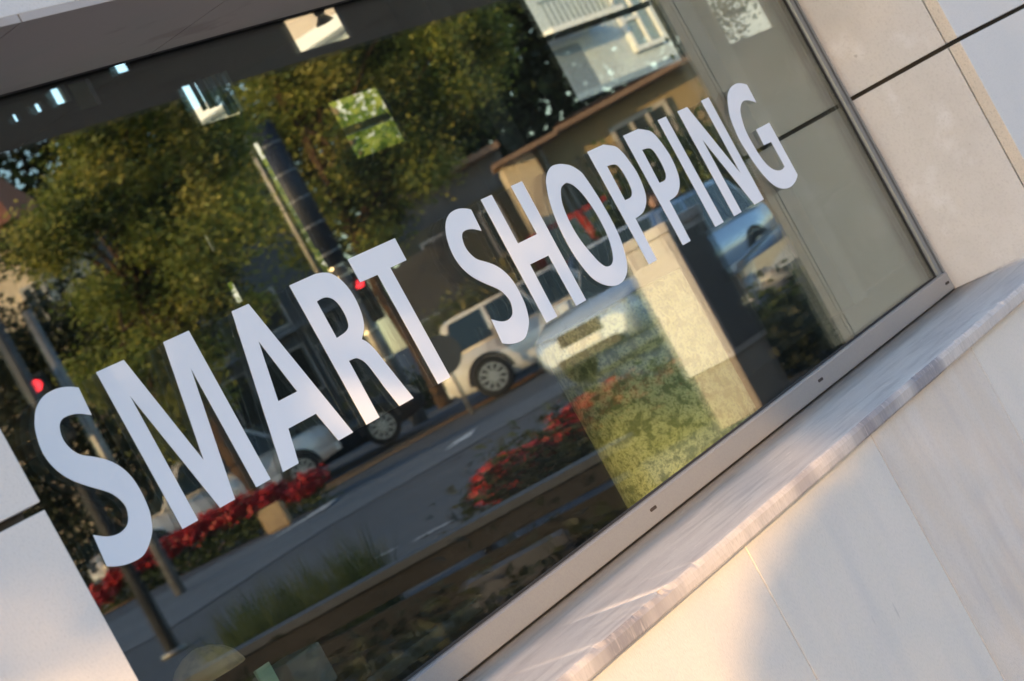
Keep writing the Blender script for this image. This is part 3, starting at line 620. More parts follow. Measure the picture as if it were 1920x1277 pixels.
# ---- planter wall, flower beds, shrubs -----------------------------
timb = mat('planter_timber', (.018, .013, .011), .7, stretch=((2, 14, 14), (0, 0, 0)), noise=[(3, 5, (.011, .008, .007), .4, .7, 1)])
cap = mat('planter_cap', (.06, .063, .075), .6)
pw = empty('planter_wall', W(-1.2, 11.2), 'long low planter with brown timber face and grey capping along the foot of the street', 'planter')
def rsbox(name, r0, r1, s0, s1, z0, z1, m, par=None, bev=.004):
    bm = bmesh.new(); hexa(bm, [W(r0, s0, z0), W(r1, s0, z0), W(r1, s1, z0), W(r0, s1, z0), W(r0, s0, z1), W(r1, s0, z1), W(r1, s1, z1), W(r0, s1, z1)])
    bmesh.ops.recalc_face_normals(bm, faces=bm.faces[:])
    if bev: bmesh.ops.bevel(bm, geom=bm.edges[:], offset=bev, segments=2, affect='EDGES')
    return link(name, bm, m, par, world=True)
rsbox('capping', -2.6, .30, 11.15, 11.42, .335, .375, cap, pw); rsbox('timber_face', -2.6, .29, 11.18, 11.24, .235, .3345, timb, pw); rsbox('timber_face', -2.6, .28, 11.20, 11.26, .02, .20, mat('planter_shadow_board', (.02, .017, .015), .8), pw)  # lower near-black board stands in for the shaded gap under the beam
for r in (-2.4, -1.5, -.6, .2): rsbox('planter_post', r, r+.07, 11.265, 11.34, 0, .334, timb, pw)
green = leafmat('hedge_leaf', (.045, .07, .02), (.09, .11, .03), .25, 3); dgreen = leafmat('ground_cover_leaf', (.016, .024, .010), (.03, .035, .014), .12, 3)
grassM = leafmat('long_grass', (.035, .06, .015), (.06, .08, .022), .3, 2)
redM = mat('red_petal', (.42, .010, .014), .5, noise=[(5, 3, (.50, .035, .03), .5, .65, 1), (9, 3, (.14, .005, .008), .5, .7, .8)])
def bed(name, label, cat, r0, r1, s, z0, z1, depth, seed, nf, nl, fs=.05):
    """flower bed: green leaf mass with a crust of red blooms"""
    e = empty(name, W((r0+r1)/2, s, z0), label, cat)
    k = max(2, int((r1-r0)/.5)); lob = []; lob2 = []
    rnd = random.Random(seed)
    for i in range(k+1):
        r = r0+(r1-r0)*i/k; h = (z1-z0)*(.85+.25*rnd.random())*(.75 if i in (0, k) else 1)
        p = W(r, s+.05, z0+h*.30); lob.append((p, ((r1-r0)/k*.75, depth*.5, h*.40))); p2 = W(r, s-.12, z0+h*.93); lob2.append((p2, ((r1-r0)/k*.72, depth*.62, h*.15)))
    leaves('foliage', lob, nl, .07, green, e, seed, shell=.2)
    leaves('blooms', lob2, nf, fs, redM, e, seed+1, shell=.3, asp=1.0, spread=.9)
    return e
bed('flower_bed', 'long bed of red flowers before the parked silver car at the lower left', 'flower bed', pxX(-900, 33), pxX(-470, 33), 33, T(-5, 33), pxZ(-24, 33), .5, 3, 9000, 4600, .06)
bed('near_flower_bed', 'mound of red flowers nearest the window to the left of the felt screen', 'flower bed', pxX(-95, 15.5), pxX(255, 15.5), 15.5, 0, pxZ(-190, 15.5), .42, 5, 15000, 3000, .045)
hd = empty('low_hedge', W(.9, 14.6), 'low dark hedge below the nearer red flowers', 'hedge')
leaves('foliage', [(W(r, 14.4, .14), (.35, .3, .22)) for r in (-.45, 0, .4, .8, 1.2, 1.6, 2.0)], 6000, .06, dgreen, hd, 8, shell=.1)
tag(leaves('ground_cover', [(W(r, s, -.10), (.5, .4, .14)) for r in (-2.4, -1.7, -1.0, -.3) for s in (9.6, 10.5)], 9000, .06, dgreen, None, 9, shell=.1), kind='stuff')
# long grass behind the planter
rg = np.random.default_rng(4); bm = bmesh.new()
for i in range(1500):
    r = rg.uniform(pxX(-745, 12.5), pxX(-430, 12.5)); s = rg.uniform(11.9, 13.4); h = rg.uniform(.25, .52)*(1 if rg.random() > .2 else 1.2)
    a = rg.uniform(0, PI); dx, dy = math.cos(a)*.006, math.sin(a)*.006; lx, ly = rg.normal()*.08, rg.normal()*.08
    b0 = W(r, s, 0); f = bm.faces.new([bm.verts.new(b0+Vector(q_)) for q_ in ((-dx, -dy, 0), (dx, dy, 0), (lx*.5+dx*.7, ly*.5+dy*.7, h*.6), (lx, ly, h), (lx*.5-dx*.7, ly*.5-dy*.7, h*.6))])
tag(link('long_grass', bm, grassM), kind='stuff')
for a_, b_, s_, z_, lb in ((-80/4392*10.2, -300/4392*10.2, 10.2, .21, 'pale stone block among the dark ground cover, right of the other'), (-120/4392*9.6, 40/4392*9.6, 9.3, .12, 'flat grey stone slab beside the felt screen')):
    o = rsbox('stone_slab', min(a_, b_), max(a_, b_), s_, s_+.25, 0, z_, mat('slab_stone', (.10, .10, .115), .8, noise=[(4, 3, (.07, .07, .08), .4, .7, 1)]), None, .015); tag(o, lb, 'stone')
sb = rsbox('sandstone_block', pxX(-575, 31.5), pxX(-525, 31.5), 31.5, 31.8, T(-4, 31.5), T(-4, 31.5)+.36, mat('sandstone', (.50, .34, .18), .8, noise=[(5, 3, (.38, .25, .14), .4, .7, 1)]), None, .03)
tag(sb, 'small sandy coloured stone block at the end of the long flower bed', 'stone')
# grass strip beside the road
tag(leaves('verge_grass', [(at(X, 49, .05), (1.2, 1.2, .18)) for X in range(-320, -120, 40)], 5000, .14, grassM, None, 21, shell=.1), kind='stuff')
tag(leaves('corner_grass', [(W(pxX(X, 15.5), 15.5, .08), (.3, .8, .16)) for X in (450, 480, 510, 540, 570)], 5000, .07, grassM, None, 22, shell=.1), kind='stuff')

# ---- poles, signals, signs ------------------------------------------
galv = mat('galvanised_steel', (.30, .29, .28), .45, .5, noise=[(6, 3, (.22, .20, .18), .4, .7, 1)]); darkblue = mat('dark_wrap', (.028, .035, .055), .55); blackM = mat('signal_black', (.012, .013, .014), .5)
redlit = mat('signal_red_lit', (.5, .01, .01), .4, emit=((1.0, .03, .04), 3.0)); lens_off = mat('signal_lens_dark', (.03, .03, .02), .3)
def signal(head_at, toward, s, n=3, parent=None, lr=.10):
    """three-lamp signal head whose lenses face the viewer in the glass; red lit"""
    F = Vector((-.8389, .5442, 0)); Rr = Vector((.5442, .8389, 0)); c0 = head_at
    def bb(nm, r0, r1, f0, f1, z0, z1, m, par=None):
        bm = bmesh.new(); P = [c0+Rr*a+F*b+Vector((0, 0, z)) for z in (z0, z1) for a, b in ((r0, f0), (r1, f0), (r1, f1), (r0, f1))]
        hexa(bm, P); bmesh.ops.recalc_face_normals(bm, faces=bm.faces[:]); bmesh.ops.bevel(bm, geom=bm.edges[:], offset=.015, segments=2, affect='EDGES'); return link(nm, bm, m, parent, world=True)
    h_ = bb('signal_head', -.13, .13, .0, .16, -.76, .14, blackM)
    for k in range(3):
        z = -k*.31; bm = bmesh.new(); a = c0+F*.161+Vector((0, 0, z)); tube(bm, a, a+F*.012, lr, n=20)
        o = link('lens', bm, redlit if k == 0 else lens_off, parent, world=True); o.parent = h_
        bm = bmesh.new(); N = 12; f0 = [bm.verts.new(a+Rr*.115*math.cos(PI*i/N)+Vector((0, 0, .115*math.sin(PI*i/N)))) for i in range(N+1)]; f1 = [bm.verts.new(v_.co+F*(.14)) for v_ in f0]
        for i in range(N): bm.faces.new((f0[i], f0[i+1], f1[i+1], f1[i]))
        o = link('visor', bm, blackM, parent, world=True); o.parent = h_
# lamp mast with dark wrapped upper part, signal and small clutter
s1 = 43.5; base = at(-222, s1)
mast = empty('signal_mast', base, 'grey steel mast with dark banding on top and a red signal', 'street pole')
bm = bmesh.new(); tube(bm, base, base+Vector((0, 0, pxZ(262, s1))), .165, .165, 20); link('mast', bm, galv, mast, True, True)
bm = bmesh.new(); tube(bm, base+Vector((0, 0, pxZ(262, s1)+.001)), base+Vector((0, 0, pxZ(560, s1))), .25, .25, 22); w_ = link('wrap', bm, darkblue, mast, True, True)
for Yb in (285, 345, 400, 455, 515):
    bm = bmesh.new(); z_ = pxZ(Yb, s1); tube(bm, base+Vector((0, 0, z_)), base+Vector((0, 0, z_+.04)), .255, .255, 22); link('band', bm, mat('band_grey', (.16, .18, .22), .4), mast, world=True).parent = w_
signal(W(pxX(-196, s1), s1-.40, pxZ(228, s1)), 1, s1, parent=mast, lr=.08)
bm = bmesh.new(); e0 = base-Vector((.5442, .8389, 0))*.34+Vector((.8389, -.5442, 0))*-.05; tube(bm, e0+Vector((0, 0, pxZ(255, s1))), e0+Vector((0, 0, pxZ(555, s1))), .038, .038, 10); link('sunlit_edge_rod', bm, mat('cream_edge_light', (.80, .72, .58), .5), mast, True, True)  # cream rod added for the bright sunlit edge of the wrap
for Yb in (255, 235, 212, 180, 120, 60):
    z_ = pxZ(Yb, s1); p_ = base+Vector((0, 0, z_)); bm = bmesh.new(); tube(bm, p_, p_+Vector((0, 0, .05)), .18, .18, 18); link('clamp', bm, rimM, mast, world=True)
s2 = 28.2; b2 = at(-770, s2)
sp2 = empty('signal_post', b2, 'slim grey post at the left edge with a glowing red signal', 'street pole')
bm = bmesh.new(); tube(bm, b2, b2+Vector((0, 0, pxZ(470, s2))), .075, .06, 16); link('post', bm, galv, sp2, True, True)
signal(W(pxX(-815, s2), s2-.1, pxZ(350, s2)), 1, s2, parent=sp2, lr=.078)
s3 = 19.8; b3 = W(pxX(-834, s3), s3)
dp = empty('dark_post', b3, 'thick dark post close by at the far left, nearest of the posts', 'street pole')
bm = bmesh.new(); tube(bm, b3, b3+Vector((0, 0, 4.0)), .065, .055, 16); link('post', bm, mat('dark_post_paint', (.05, .052, .055), .5, noise=[(3, 3, (.09, .085, .08), .4, .7, 1)]), dp, True, True)
bm = bmesh.new(); tube(bm, b3, b3+Vector((0, 0, .05)), .12, .11, 16); link('base_plate', bm, galv, dp, True, True)
s4 = 38.0; b4 = at(-128, s4)
rsn = empty('round_sign', b4, 'low round road sign seen from its dark back before the silver estate car', 'road sign')
bm = bmesh.new(); tube(bm, b4, b4+Vector((0, 0, 1.1)), .035, .035); link('post', bm, galv, rsn, True, True)
Ff = Vector((-.8389, .5442, 0)); a_ = b4+Ff*.05+Vector((0, 0, pxZ(39, s4)-T(pxX(-128, s4), s4))); bm = bmesh.new(); tube(bm, a_, a_+Ff*.02, .335, n=36); link('sign_plate', bm, mat('sign_back', (.05, .055, .06), .5), rsn, world=True)

# ---- houses and fences -----------------------------------------------
def hbox(name, X0, X1, Y0, Y1, s, dp_, m, par, bev=0):
    """box given by its outline in the mirrored view at depth s, dp_ deep"""
    return rsbox(name, pxX(X0, s), pxX(X1, s), s, s+dp_, (pxZ(Y0, s) if Y0 is not None else 0), pxZ(Y1, s), m, par, bev)
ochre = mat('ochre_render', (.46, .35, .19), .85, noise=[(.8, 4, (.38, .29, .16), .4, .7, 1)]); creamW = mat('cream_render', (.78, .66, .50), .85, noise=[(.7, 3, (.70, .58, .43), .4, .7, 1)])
greyW = mat('grey_render', (.16, .165, .175), .85, noise=[(.6, 4, (.12, .125, .135), .4, .7, 1)]); oliveW = mat('olive_render', (.17, .15, .10), .85, noise=[(.8, 4, (.12, .11, .075), .4, .7, 1)])
tileM = mat('roof_tile', (.34, .22, .15), .8, stretch=((3, 3, 3),), noise=[(6, 3, (.22, .13, .09), .4, .65, 1)]); tileO = mat('orange_roof_tile', (.42, .15, .07), .8, noise=[(4, 3, (.30, .10, .05), .4, .7, 1)])
wpaint = mat('white_frame', (.62, .58, .52), .6); darkwin = mat('window_dark', (.02, .022, .024), .2)
def win_in(par, X0, X1, Y0, Y1, s, bars=1, fr=8):
    o = hbox('window', X0, X1, Y0, Y1, s-.03, .02, darkwin, par)
    for a, b, c_, d in [(X0-fr, X0, Y0-fr, Y1+fr), (X1, X1+fr, Y0-fr, Y1+fr), (X0, X1, Y1, Y1+fr), (X0, X1, Y0-fr, Y0)] + [(X0+(X1-X0)*(k+1)/(bars+1)-fr*.4, X0+(X1-X0)*(k+1)/(bars+1)+fr*.4, Y0, Y1) for k in range(bars)]:
        f = hbox('window_frame', a, b, c_, d, s-.10, .09, wpaint, par); f.parent = o; f.matrix_parent_inverse = Matrix.Identity(4)
    return o
S1 = 54
ho = empty('ochre_house', at(420, S1), 'ochre house with a tiled eave, a white framed glass door and a side wing coloured cream as if sunlit', 'house')
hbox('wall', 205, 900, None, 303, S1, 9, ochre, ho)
bm = bmesh.new()       # wing stands for the sunlit side wall, sunlight put into its cream
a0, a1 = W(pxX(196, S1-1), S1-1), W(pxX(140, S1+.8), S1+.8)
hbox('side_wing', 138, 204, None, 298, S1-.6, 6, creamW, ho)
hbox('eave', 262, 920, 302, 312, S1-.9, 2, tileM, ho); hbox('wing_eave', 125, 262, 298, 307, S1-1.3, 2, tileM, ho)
bm = bmesh.new(); za, zb_ = pxZ(312, S1), pxZ(338, S1)
P = [W(pxX(262, S1), S1-.9, za+.002), W(pxX(920, S1), S1-.9, za+.002), W(pxX(920, S1), S1+9, za+.002), W(pxX(262, S1), S1+9, za+.002)]
v_ = [bm.verts.new(p) for p in P] + [bm.verts.new(W(pxX(330, S1), S1+4, zb_)), bm.verts.new(W(pxX(850, S1), S1+4, zb_))]
for f in ((0,1,5,4), (1,2,5), (2,3,4,5), (3,0,4), (3,2,1,0)): bm.faces.new([v_[i] for i in f])
bmesh.ops.recalc_face_normals(bm, faces=bm.faces[:]); link('roof', bm, tileM, ho, world=True)
win_in(ho, 358, 460, 70, 252, S1, 2, 9); win_in(ho, 235, 262, 150, 215, S1, 0, 6)
hbox('drainpipe', 214, 222, None, 300, S1-.25, .12, galv, ho)
S2 = 58
ol = empty('olive_house', at(60, S2), 'dull olive house with two dark windows behind the parked cars', 'house')
hbox('wall', -115, 150, None, 262, S2, 8, oliveW, ol); hbox('upper_wall', -115, 150, 262, 330, S2+.2, 8, greyW, ol); hbox('eave', -125, 155, 330, 342, S2-.5, 9, tileM, ol)
win_in(ol, 62, 96, 150, 235, S2, 0, 6); win_in(ol, -60, -20, 150, 235, S2, 1, 6)
S3 = 50
gs = empty('corrugated_shed', at(-70, S3), 'grey corrugated metal shed between the tree trunk and the first S of the second word', 'shed')
bm = bmesh.new(); n_ = 120; zt0, zt1 = pxZ(222, S3), pxZ(236, S3); pr = []
for i in range(n_+1):
    X = -150+160*i/n_; s_ = S3+.035*math.sin(i*2*PI/5); r_ = pxX(X, S3)
    pr.append((bm.verts.new(W(r_, s_, 0)), bm.verts.new(W(r_, s_, zt0+(zt1-zt0)*i/n_))))
for a, b in zip(pr[:-1], pr[1:]): bm.faces.new((a[0], b[0], b[1], a[1])).smooth = True
link('corrugated_wall', bm, mat('corrugated_grey', (.17, .17, .19), .5, .2), gs, world=True)
hbox('shed_body', -149, 9, None, 220, S3+.1, 4, greyW, gs); 
S5 = 47
lw = empty('garden_wall', at(-30, S5), 'low ochre garden wall with pale climbing flowers behind the silver estate car', 'wall')
hbox('wall', -150, 90, None, 108, S5, .3, ochre, lw); hbox('wall_coping', -152, 92, 108, 114, S5-.05, .4, creamW, lw)
pf = empty('pale_shrub', at(-20, S5-.6), 'pale blossoming shrub against the low ochre garden wall', 'shrub')
leaves('foliage', [(W(pxX(X, S5-.5), S5-.5, pxZ(Y, S5-.5)), (.45, .35, .28)) for X, Y in ((-60, 70), (-20, 84), (20, 92), (-100, 60))], 1800, .12, leafmat('pale_blossom', (.40, .34, .22), (.22, .20, .08), .3, 4), pf, 31, shell=.2)
S4 = 60
gb = empty('grey_building', at(-400, S4), 'grey building with dark ground floor openings and pale window bands behind the left tree', 'building')
hbox('wall', -620, -255, None, 560, S4, 9, greyW, gb)
for X0, X1, Y0, Y1 in ((-330, -275, 170, 205), (-330, -275, 70, 155), (-440, -350, 95, 180), (-560, -470, 90, 185), (-560, -470, 230, 300), (-440, -350, 230, 300)):
    win_in(gb, X0, X1, Y0, Y1, S4, 1, 5)
hbox('ledge', -622, -253, 212, 222, S4-.4, .5, mat('pale_band', (.30, .32, .35), .7), gb)
S6 = 52
dh = empty('dark_hedge', at(-820, 44), 'tall dark hedge behind the slim grey post at the left edge', 'hedge')
leaves('foliage', [(W(pxX(X, 44), 44, pxZ(Y, 44)), (1.1, .8, 1.0)) for X in range(-980, -600, 55) for Y in (20, 110, 200, 290, 370, 430)], 30000, .12, [dgreen, lf3] if 'lf3' in globals() else dgreen, dh, 56, shell=.05)
lh = empty('cream_house', at(-760, S6), 'sunlit cream house with an orange tiled roof at the far left edge', 'house')
hbox('wall', -1000, -715, None, 640, S6, 8, mat('cream_bright', (.86, .70, .50), .85, noise=[(.7, 3, (.76, .61, .43), .4, .7, 1)]), lh, 0)
bm = bmesh.new(); z0_, z1_ = pxZ(640, S6), pxZ(860, S6)
v_ = [bm.verts.new(W(pxX(X, S6), s_, z)) for X, s_, z in ((-1020, S6-.8, z0_), (-698, S6-.8, z0_), (-698, S6+8.5, z0_), (-1020, S6+8.5, z0_), (-940, S6+4, z1_), (-790, S6+4, z1_))]
for f in ((0,1,5,4), (1,2,5), (2,3,4,5), (3,0,4), (3,2,1,0)): bm.faces.new([v_[i] for i in f])
bmesh.ops.recalc_face_normals(bm, faces=bm.faces[:]); link('roof', bm, tileO, lh, world=True)
win_in(lh, -760, -725, 430, 520, S6, 1, 6)
fe = empty('board_fence', at(500, 36), 'weathered upright board fence behind the two people', 'fence')
bm = bmesh.new()
for k in range(26):
    X = 380+k*9; z1 = pxZ(36+3*((k*7) % 3), 36)
    hexa(bm, [W(pxX(a, 36), b, z) for z in (0, z1) for a, b in ((X, 36), (X+8, 36), (X+8, 36.04), (X, 36.04))], k % 3)
bmesh.ops.recalc_face_normals(bm, faces=bm.faces[:])
link('fence_boards', bm, [mat('fence_wood', c_, .8) for c_ in ((.20, .14, .09), (.16, .115, .075), (.24, .17, .11))], fe, world=True)
hbox('fence_rail', 380, 612, 5, 12, 36.05, .05, mat('fence_rail_wood', (.13, .09, .06), .8), fe)

# ---- trees -----------------------------------------------------------
lf1 = leafmat('lime_leaf_olive', (.30, .32, .07), (.14, .17, .045), .2, .8); lf2 = leafmat('lime_leaf_amber', (.48, .42, .11), (.28, .27, .07), .18, .8); lf3 = leafmat('leaf_deep_green', (.045, .065, .024), (.06, .07, .022), .25, .8)
bark = mat('bark', (.16, .09, .045), .85, stretch=((6, 6, 1.5),), noise=[(3, 5, (.07, .04, .025), .4, .65, 1)], bump=(20, .8, .02))
def tree(name, label, X, s, trunk_r, lobesXY, n, size, mats, seed, group=None, top=None, cat='tree', ds=1.3, shell=.25):
    b = at(X, s); e = empty(name, b, label, cat, group); rnd = random.Random(seed)
    lob = [(W(pxX(x, s), s+rnd.uniform(-ds, ds), pxZ(y, s)), (rx/4392*s, rx/4392*s, ry/4392*s)) for x, y, rx, ry in lobesXY]
    tp = Vector((b.x, b.y, top or max(l[0].z for l in lob)*.8)); bm = bmesh.new()
    pts = [b]; k = 6
    for i in range(1, k+1): pts.append(b.lerp(tp, i/k)+Vector((rnd.uniform(-.08, .08), rnd.uniform(-.08, .08), 0)))
    for i in range(k): tube(bm, pts[i], pts[i+1], trunk_r*(1-.6*i/k), trunk_r*(1-.6*(i+1)/k), 12, cap=i in (0, k-1))
    link('trunk', bm, bark, e, True, True)
    for l in lob[::max(1, len(lob)//14)]:
        st = pts[rnd.randint(3, k-1)]; m_ = st.lerp(l[0], .55)+Vector((0, 0, .25)); bm = bmesh.new()
        tube(bm, st, m_, trunk_r*.34, trunk_r*.2, 8); tube(bm, m_, l[0], trunk_r*.2, trunk_r*.06, 8); link('limb', bm, bark, e, True, True)
    leaves('crown', lob, n, size, mats, e, seed, shell=shell)
    return e
rnd = random.Random(77)
def lobes(boxes):
    out = []
    for x0, x1, y0, y1, n, r0, r1 in boxes:
        for i in range(n): r = rnd.uniform(r0, r1); out.append((rnd.uniform(x0, x1), rnd.uniform(y0, y1), r, r*rnd.uniform(.65, .95)))
    return out
def clumps(L, k, seed):
    """split every bough of a crown into small clumps with gaps between"""
    r_ = random.Random(seed); out = []
    for x, y, a, b in L:
        for _ in range(k):
            t = r_.uniform(0, 2*PI); q_ = r_.uniform(.2, 1.0)
            out.append((x+a*q_*math.cos(t), y+b*q_*math.sin(t), a*r_.uniform(.26, .46), b*r_.uniform(.22, .38)))
    return out
tree('street_tree', 'broad olive street tree filling the left of the glass, its crown hanging low', -560, 38, .17,
     clumps([(-615, 190, 80, 75), (-560, 250, 90, 70), (-690, 300, 80, 70), (-470, 320, 90, 70), (-630, 360, 100, 80), (-520, 400, 110, 90), (-400, 390, 90, 80), (-600, 500, 120, 90), (-460, 510, 120, 90), (-340, 480, 100, 90), (-690, 600, 80, 80), (-560, 620, 120, 90), (-420, 640, 130, 100), (-300, 600, 110, 90), (-500, 740, 120, 90), (-350, 760, 130, 90)], 6, 5), 70000, .085, [lf1, lf2, lf1, lf3], 101, shell=.45)
tree('street_tree', 'street tree with the brown trunk just right of the dark banded mast', -165, 45.5, .17,
     clumps([(-150, 330, 90, 60), (-60, 360, 90, 70), (40, 370, 80, 60), (-230, 400, 90, 80), (-120, 450, 110, 90), (10, 460, 110, 90), (110, 430, 80, 70), (170, 480, 80, 70), (-220, 540, 110, 100), (-80, 570, 120, 100), (60, 580, 120, 100), (180, 570, 80, 90), (-180, 680, 120, 100), (-20, 700, 130, 100), (130, 690, 100, 90), (-250, 800, 120, 90), (-80, 820, 130, 90), (80, 800, 120, 90)], 6, 6), 70000, .10, [lf1, lf2, lf1, lf3], 102, shell=.45)
# dark trees behind, one by one, so that no bare sky stands behind the street
for i, (X, s_, y0, y1, wd) in enumerate(((-1050, 66, 250, 900, 230), (-700, 70, 350, 900, 220), (-380, 72, 500, 900, 220), (-80, 70, 330, 850, 220), (200, 74, 320, 760, 180), (460, 72, 330, 640, 170), (760, 70, 100, 600, 200))):
    lb = [(X+rnd.uniform(-wd, wd)*.7, rnd.uniform(y0, y1), rnd.uniform(110, 160), rnd.uniform(90, 130)) for _ in range(12)]
    tree('background_tree', ['dark tree beyond the cream house roof', 'dark tree between the cream house and the grey building', 'dark tall tree rising over the grey building', 'dark tree above the corrugated shed', 'dark green tree above the olive house', 'dark green tree above the ochre house roof', 'dark tree at the right behind the board fence'][i], X, s_, .25, lb, 5200, .42, [lf3, dgreen], 200+i, 'dark trees beyond the houses', ds=2)
hg = empty('tall_hedge', at(480, 40), 'mid green hedge rising behind the board fence', 'hedge')
leaves('foliage', [(W(pxX(X, 41), 41, pxZ(Y, 41)), (.9, .6, .7)) for X in range(330, 640, 45) for Y in (20, 80, 130)], 12000, .13, [green, lf1], hg, 55, shell=.1)

# ---- two people by the fence -------------------------------------------
def person(label, loc, rz, coat, legs, lean=0.0, hairc=(.02, .015, .01)):
    e = empty('person', loc, label, 'person', None, rz)
    J_ = {'pel': (0, 0, .93), 'ch': (lean*.5, 0, 1.22), 'nk': (lean, 0, 1.47), 'sl': (lean*.9, .18, 1.40), 'sr': (lean*.9, -.18, 1.40), 'el': (lean+.03, .24, 1.13), 'er': (lean+.10, -.24, 1.14),
          'wl': (lean+.16, .20, .90), 'wr': (lean+.30, -.14, 1.02), 'hl': (0, .09, .88), 'hr': (0, -.09, .88), 'kl': (.05, .11, .48), 'kr': (-.02, -.11, .48), 'al': (.02, .12, .08), 'ar': (-.08, -.12, .08), 'tl': (.17, .13, .04), 'tr': (.07, -.13, .04)}
    E_ = [('pel', 'ch'), ('ch', 'nk'), ('nk', 'sl'), ('nk', 'sr'), ('sl', 'el'), ('sr', 'er'), ('el', 'wl'), ('er', 'wr'), ('pel', 'hl'), ('pel', 'hr'), ('hl', 'kl'), ('hr', 'kr'), ('kl', 'al'), ('kr', 'ar'), ('al', 'tl'), ('ar', 'tr')]
    rad = dict(pel=.13, ch=.145, nk=.055, sl=.065, sr=.065, el=.045, er=.045, wl=.028, wr=.028, hl=.095, hr=.095, kl=.06, kr=.06, al=.04, ar=.04, tl=.035, tr=.035)
    ks = list(J_); me = bpy.data.meshes.new('body'); me.from_pydata([J_[k] for k in ks], [(ks.index(a), ks.index(b)) for a, b in E_], [])
    o = bpy.data.objects.new('body', me); C.objects.link(o); o.parent = e
    m = o.modifiers.new('skin', 'SKIN'); sv = me.skin_vertices[0].data
    for i, k in enumerate(ks): sv[i].radius = (rad[k]*.8, rad[k]); sv[i].use_root = (k == 'pel')
    o.modifiers.new('sub', 'SUBSURF').levels = 1; o.modifiers['sub'].render_levels = 2
    me.materials.append(coat)
    bm = bmesh.new()                     # trousers
    for s_ in ('l', 'r'):
        tube(bm, J_['h'+s_], J_['k'+s_], .105, .078, 12); tube(bm, J_['k'+s_], J_['a'+s_], .078, .06, 12)
    link('trousers', bm, legs, e, True)
    skin = mat('skin', (.55, .33, .24), .5); bm = bmesh.new(); hx = lean+.02
    sphere(bm, (hx, 0, 1.62), .1, .95, .78, 1.2, 16); sphere(bm, (hx+.095, 0, 1.61), .018, 1, .8, 1.3, 8); tube(bm, (lean, 0, 1.44), (hx, 0, 1.56), .05, .048, 12)
    for sy in (-1, 1): sphere(bm, (hx, sy*.08, 1.615), .022, .6, .4, 1.1, 8)
    for nm in ('wl', 'wr'):              # hands: palm, four fingers and a thumb
        p = Vector(J_[nm]); sphere(bm, p+Vector((.05, 0, -.02)), .04, 1.1, .5, .9, 8)
        for k in range(4): tube(bm, p+Vector((.07, (k-1.5)*.016, -.02)), p+Vector((.135-abs(k-1.3)*.01, (k-1.5)*.018, -.055)), .008, .006, 6)
        tube(bm, p+Vector((.04, .02 if nm == 'wr' else -.02, -.01)), p+Vector((.09, .05 if nm == 'wr' else -.05, -.02)), .009, .007, 6)
    link('head', bm, skin, e, True)
    bm = bmesh.new(); sphere(bm, (hx-.022, 0, 1.655), .105, .98, .84, 1.05, 14)
    link('hair', bm, mat('hair', hairc, .6), e, True)
    bm = bmesh.new()
    for sy in (-1, 1): sphere(bm, (hx+.083, sy*.03, 1.635), .009, .6, 1, .7, 8)
    bmesh.ops.create_cube(bm, size=.01, matrix=Matrix.Translation((hx+.088, 0, 1.565)) @ Matrix.Diagonal((.6, 4, .6, 1)))
    link('face_features', bm, mat('dark_features', (.05, .02, .02), .5), e)
    return e
person('person in a black jacket standing right of the grey cabinet before the fence', at(408, 34), HEAD+math.radians(120), mat('black_jacket', (.02, .02, .022), .7), mat('dark_trousers', (.03, .03, .04), .8), .06, (.10, .05, .02))
person('person in a white and red top standing behind the grey cabinet near the red van', at(357, 33), HEAD+math.radians(60), mat('white_top', (.65, .60, .58), .7, noise=[(6, 1, (.55, .03, .04), .52, .56, 1)]), mat('red_trousers', (.30, .02, .03), .8), 0, (.05, .03, .02))
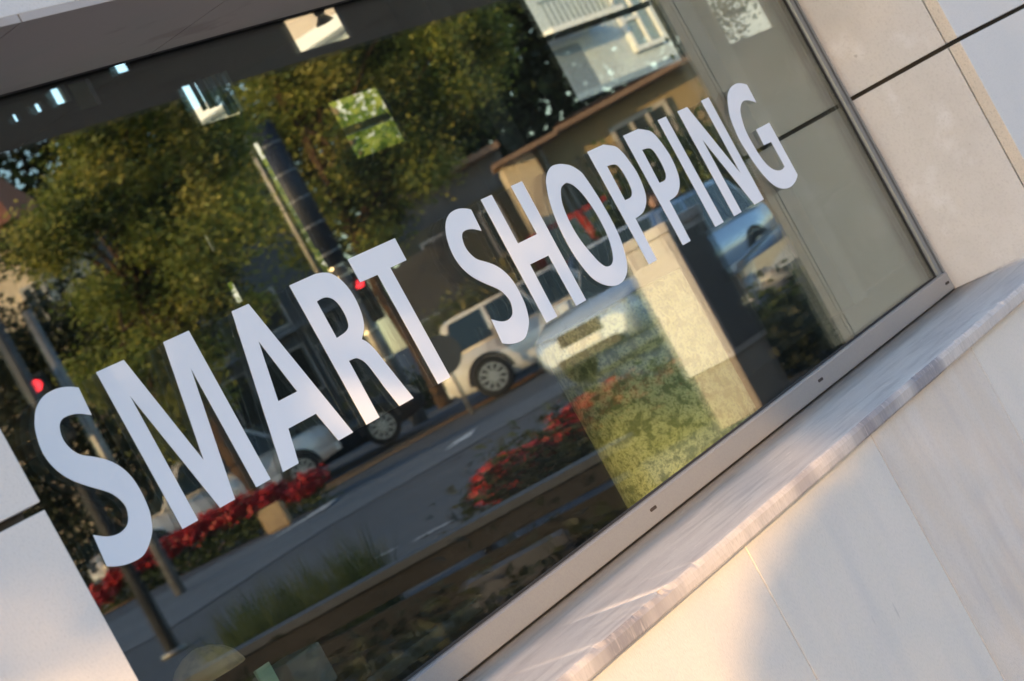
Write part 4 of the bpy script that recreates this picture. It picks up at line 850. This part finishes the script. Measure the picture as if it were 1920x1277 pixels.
# ---- unseen tree added up the street, crown cut to shape shade and sun patches
hV = Vector((math.sin(SUN_AZ), -math.cos(SUN_AZ), 0)); vV = hV.cross(sun_dir)
if vV.z < 0: vV = -vV
def SP(a, b, t): return hV*a + vV*b + sun_dir*t
GAPS = [  # (a, b, radius a, radius b, share of leaf cut out for a sun patch)
 (1.45, 1.83, .06, .08, .7), (1.62, 1.80, .06, .06, .6), (1.75, 1.85, .08, .06, .6), (1.95, 1.80, .09, .07, .7), (2.05, 1.93, .10, .08, .8), (2.17, 1.84, .05, .06, .6), (1.66, 1.72, .04, .05, .8), (2.30, 1.98, .05, .05, .4)]
hn = np.array(hV[:]); vn = np.array(vV[:])
def keep(P, rg):  # drops leaves wherever the shop front should catch sun
    a = P@hn; b = P@vn; k = np.ones(len(P), bool)
    top = np.interp(a, [1.0, 1.3, 1.42, 1.46, 1.6, 1.68, 1.72, 1.85, 1.95, 2.1, 2.25, 2.4, 2.52], [1.33, 1.35, 1.355, 1.42, 1.6, 1.72, 1.76, 1.76, 1.72, 1.66, 1.56, 1.40, 1.24])
    low = np.interp(a, [2.0, 2.04, 2.09, 2.23, 2.41, 2.5, 2.6], [-1, .93, .99, 1.14, 1.22, 1.25, 1.35])
    pr = np.clip((top-b)/.16+.5, 0, 1)**.6*.992*((b > low) & (a > 1.0) & (a < 2.55))
    k &= ~(rg.random(len(P)) < pr)
    for ga, gb, ra, rb, pr in GAPS:
        ins = ((a-ga)/ra)**2 + ((b-gb)/rb)**2 < 1
        k &= ~(ins & (rg.random(len(P)) < pr))
    return k
tb_ = SP(1.56, .3, 9.0)
st_ = empty('shade_tree', (tb_.x, tb_.y, 0), 'unseen street tree added up the pavement, its crown shaped to shade the shop front', 'tree')
lob = []
for a in np.arange(1.1, 3.9, .25):
    for b in np.arange(1.4, 3.0, .3):
        t = 9.2 + .8*math.sin(a*5+b*3); lob.append((SP(a, b, t), (.30, .40, .28)))
lob += [(SP(a, b, 8.9), (.22, .28, .24)) for a in (2.15, 2.4, 2.65, 2.9, 3.15) for b in (.1, .4, .7, .95, 1.2)]  # low foliage added to shade the wall right of the sun patch
leaves('crown', lob, 34000, .08, [lf1, lf3], st_, 301, shell=.0, keep=keep)
bm = bmesh.new(); tube(bm, (tb_.x, tb_.y, -.3), (tb_.x+.02, tb_.y, 4.4), .075, .055, 16); link('trunk', bm, bark, st_, True, True)
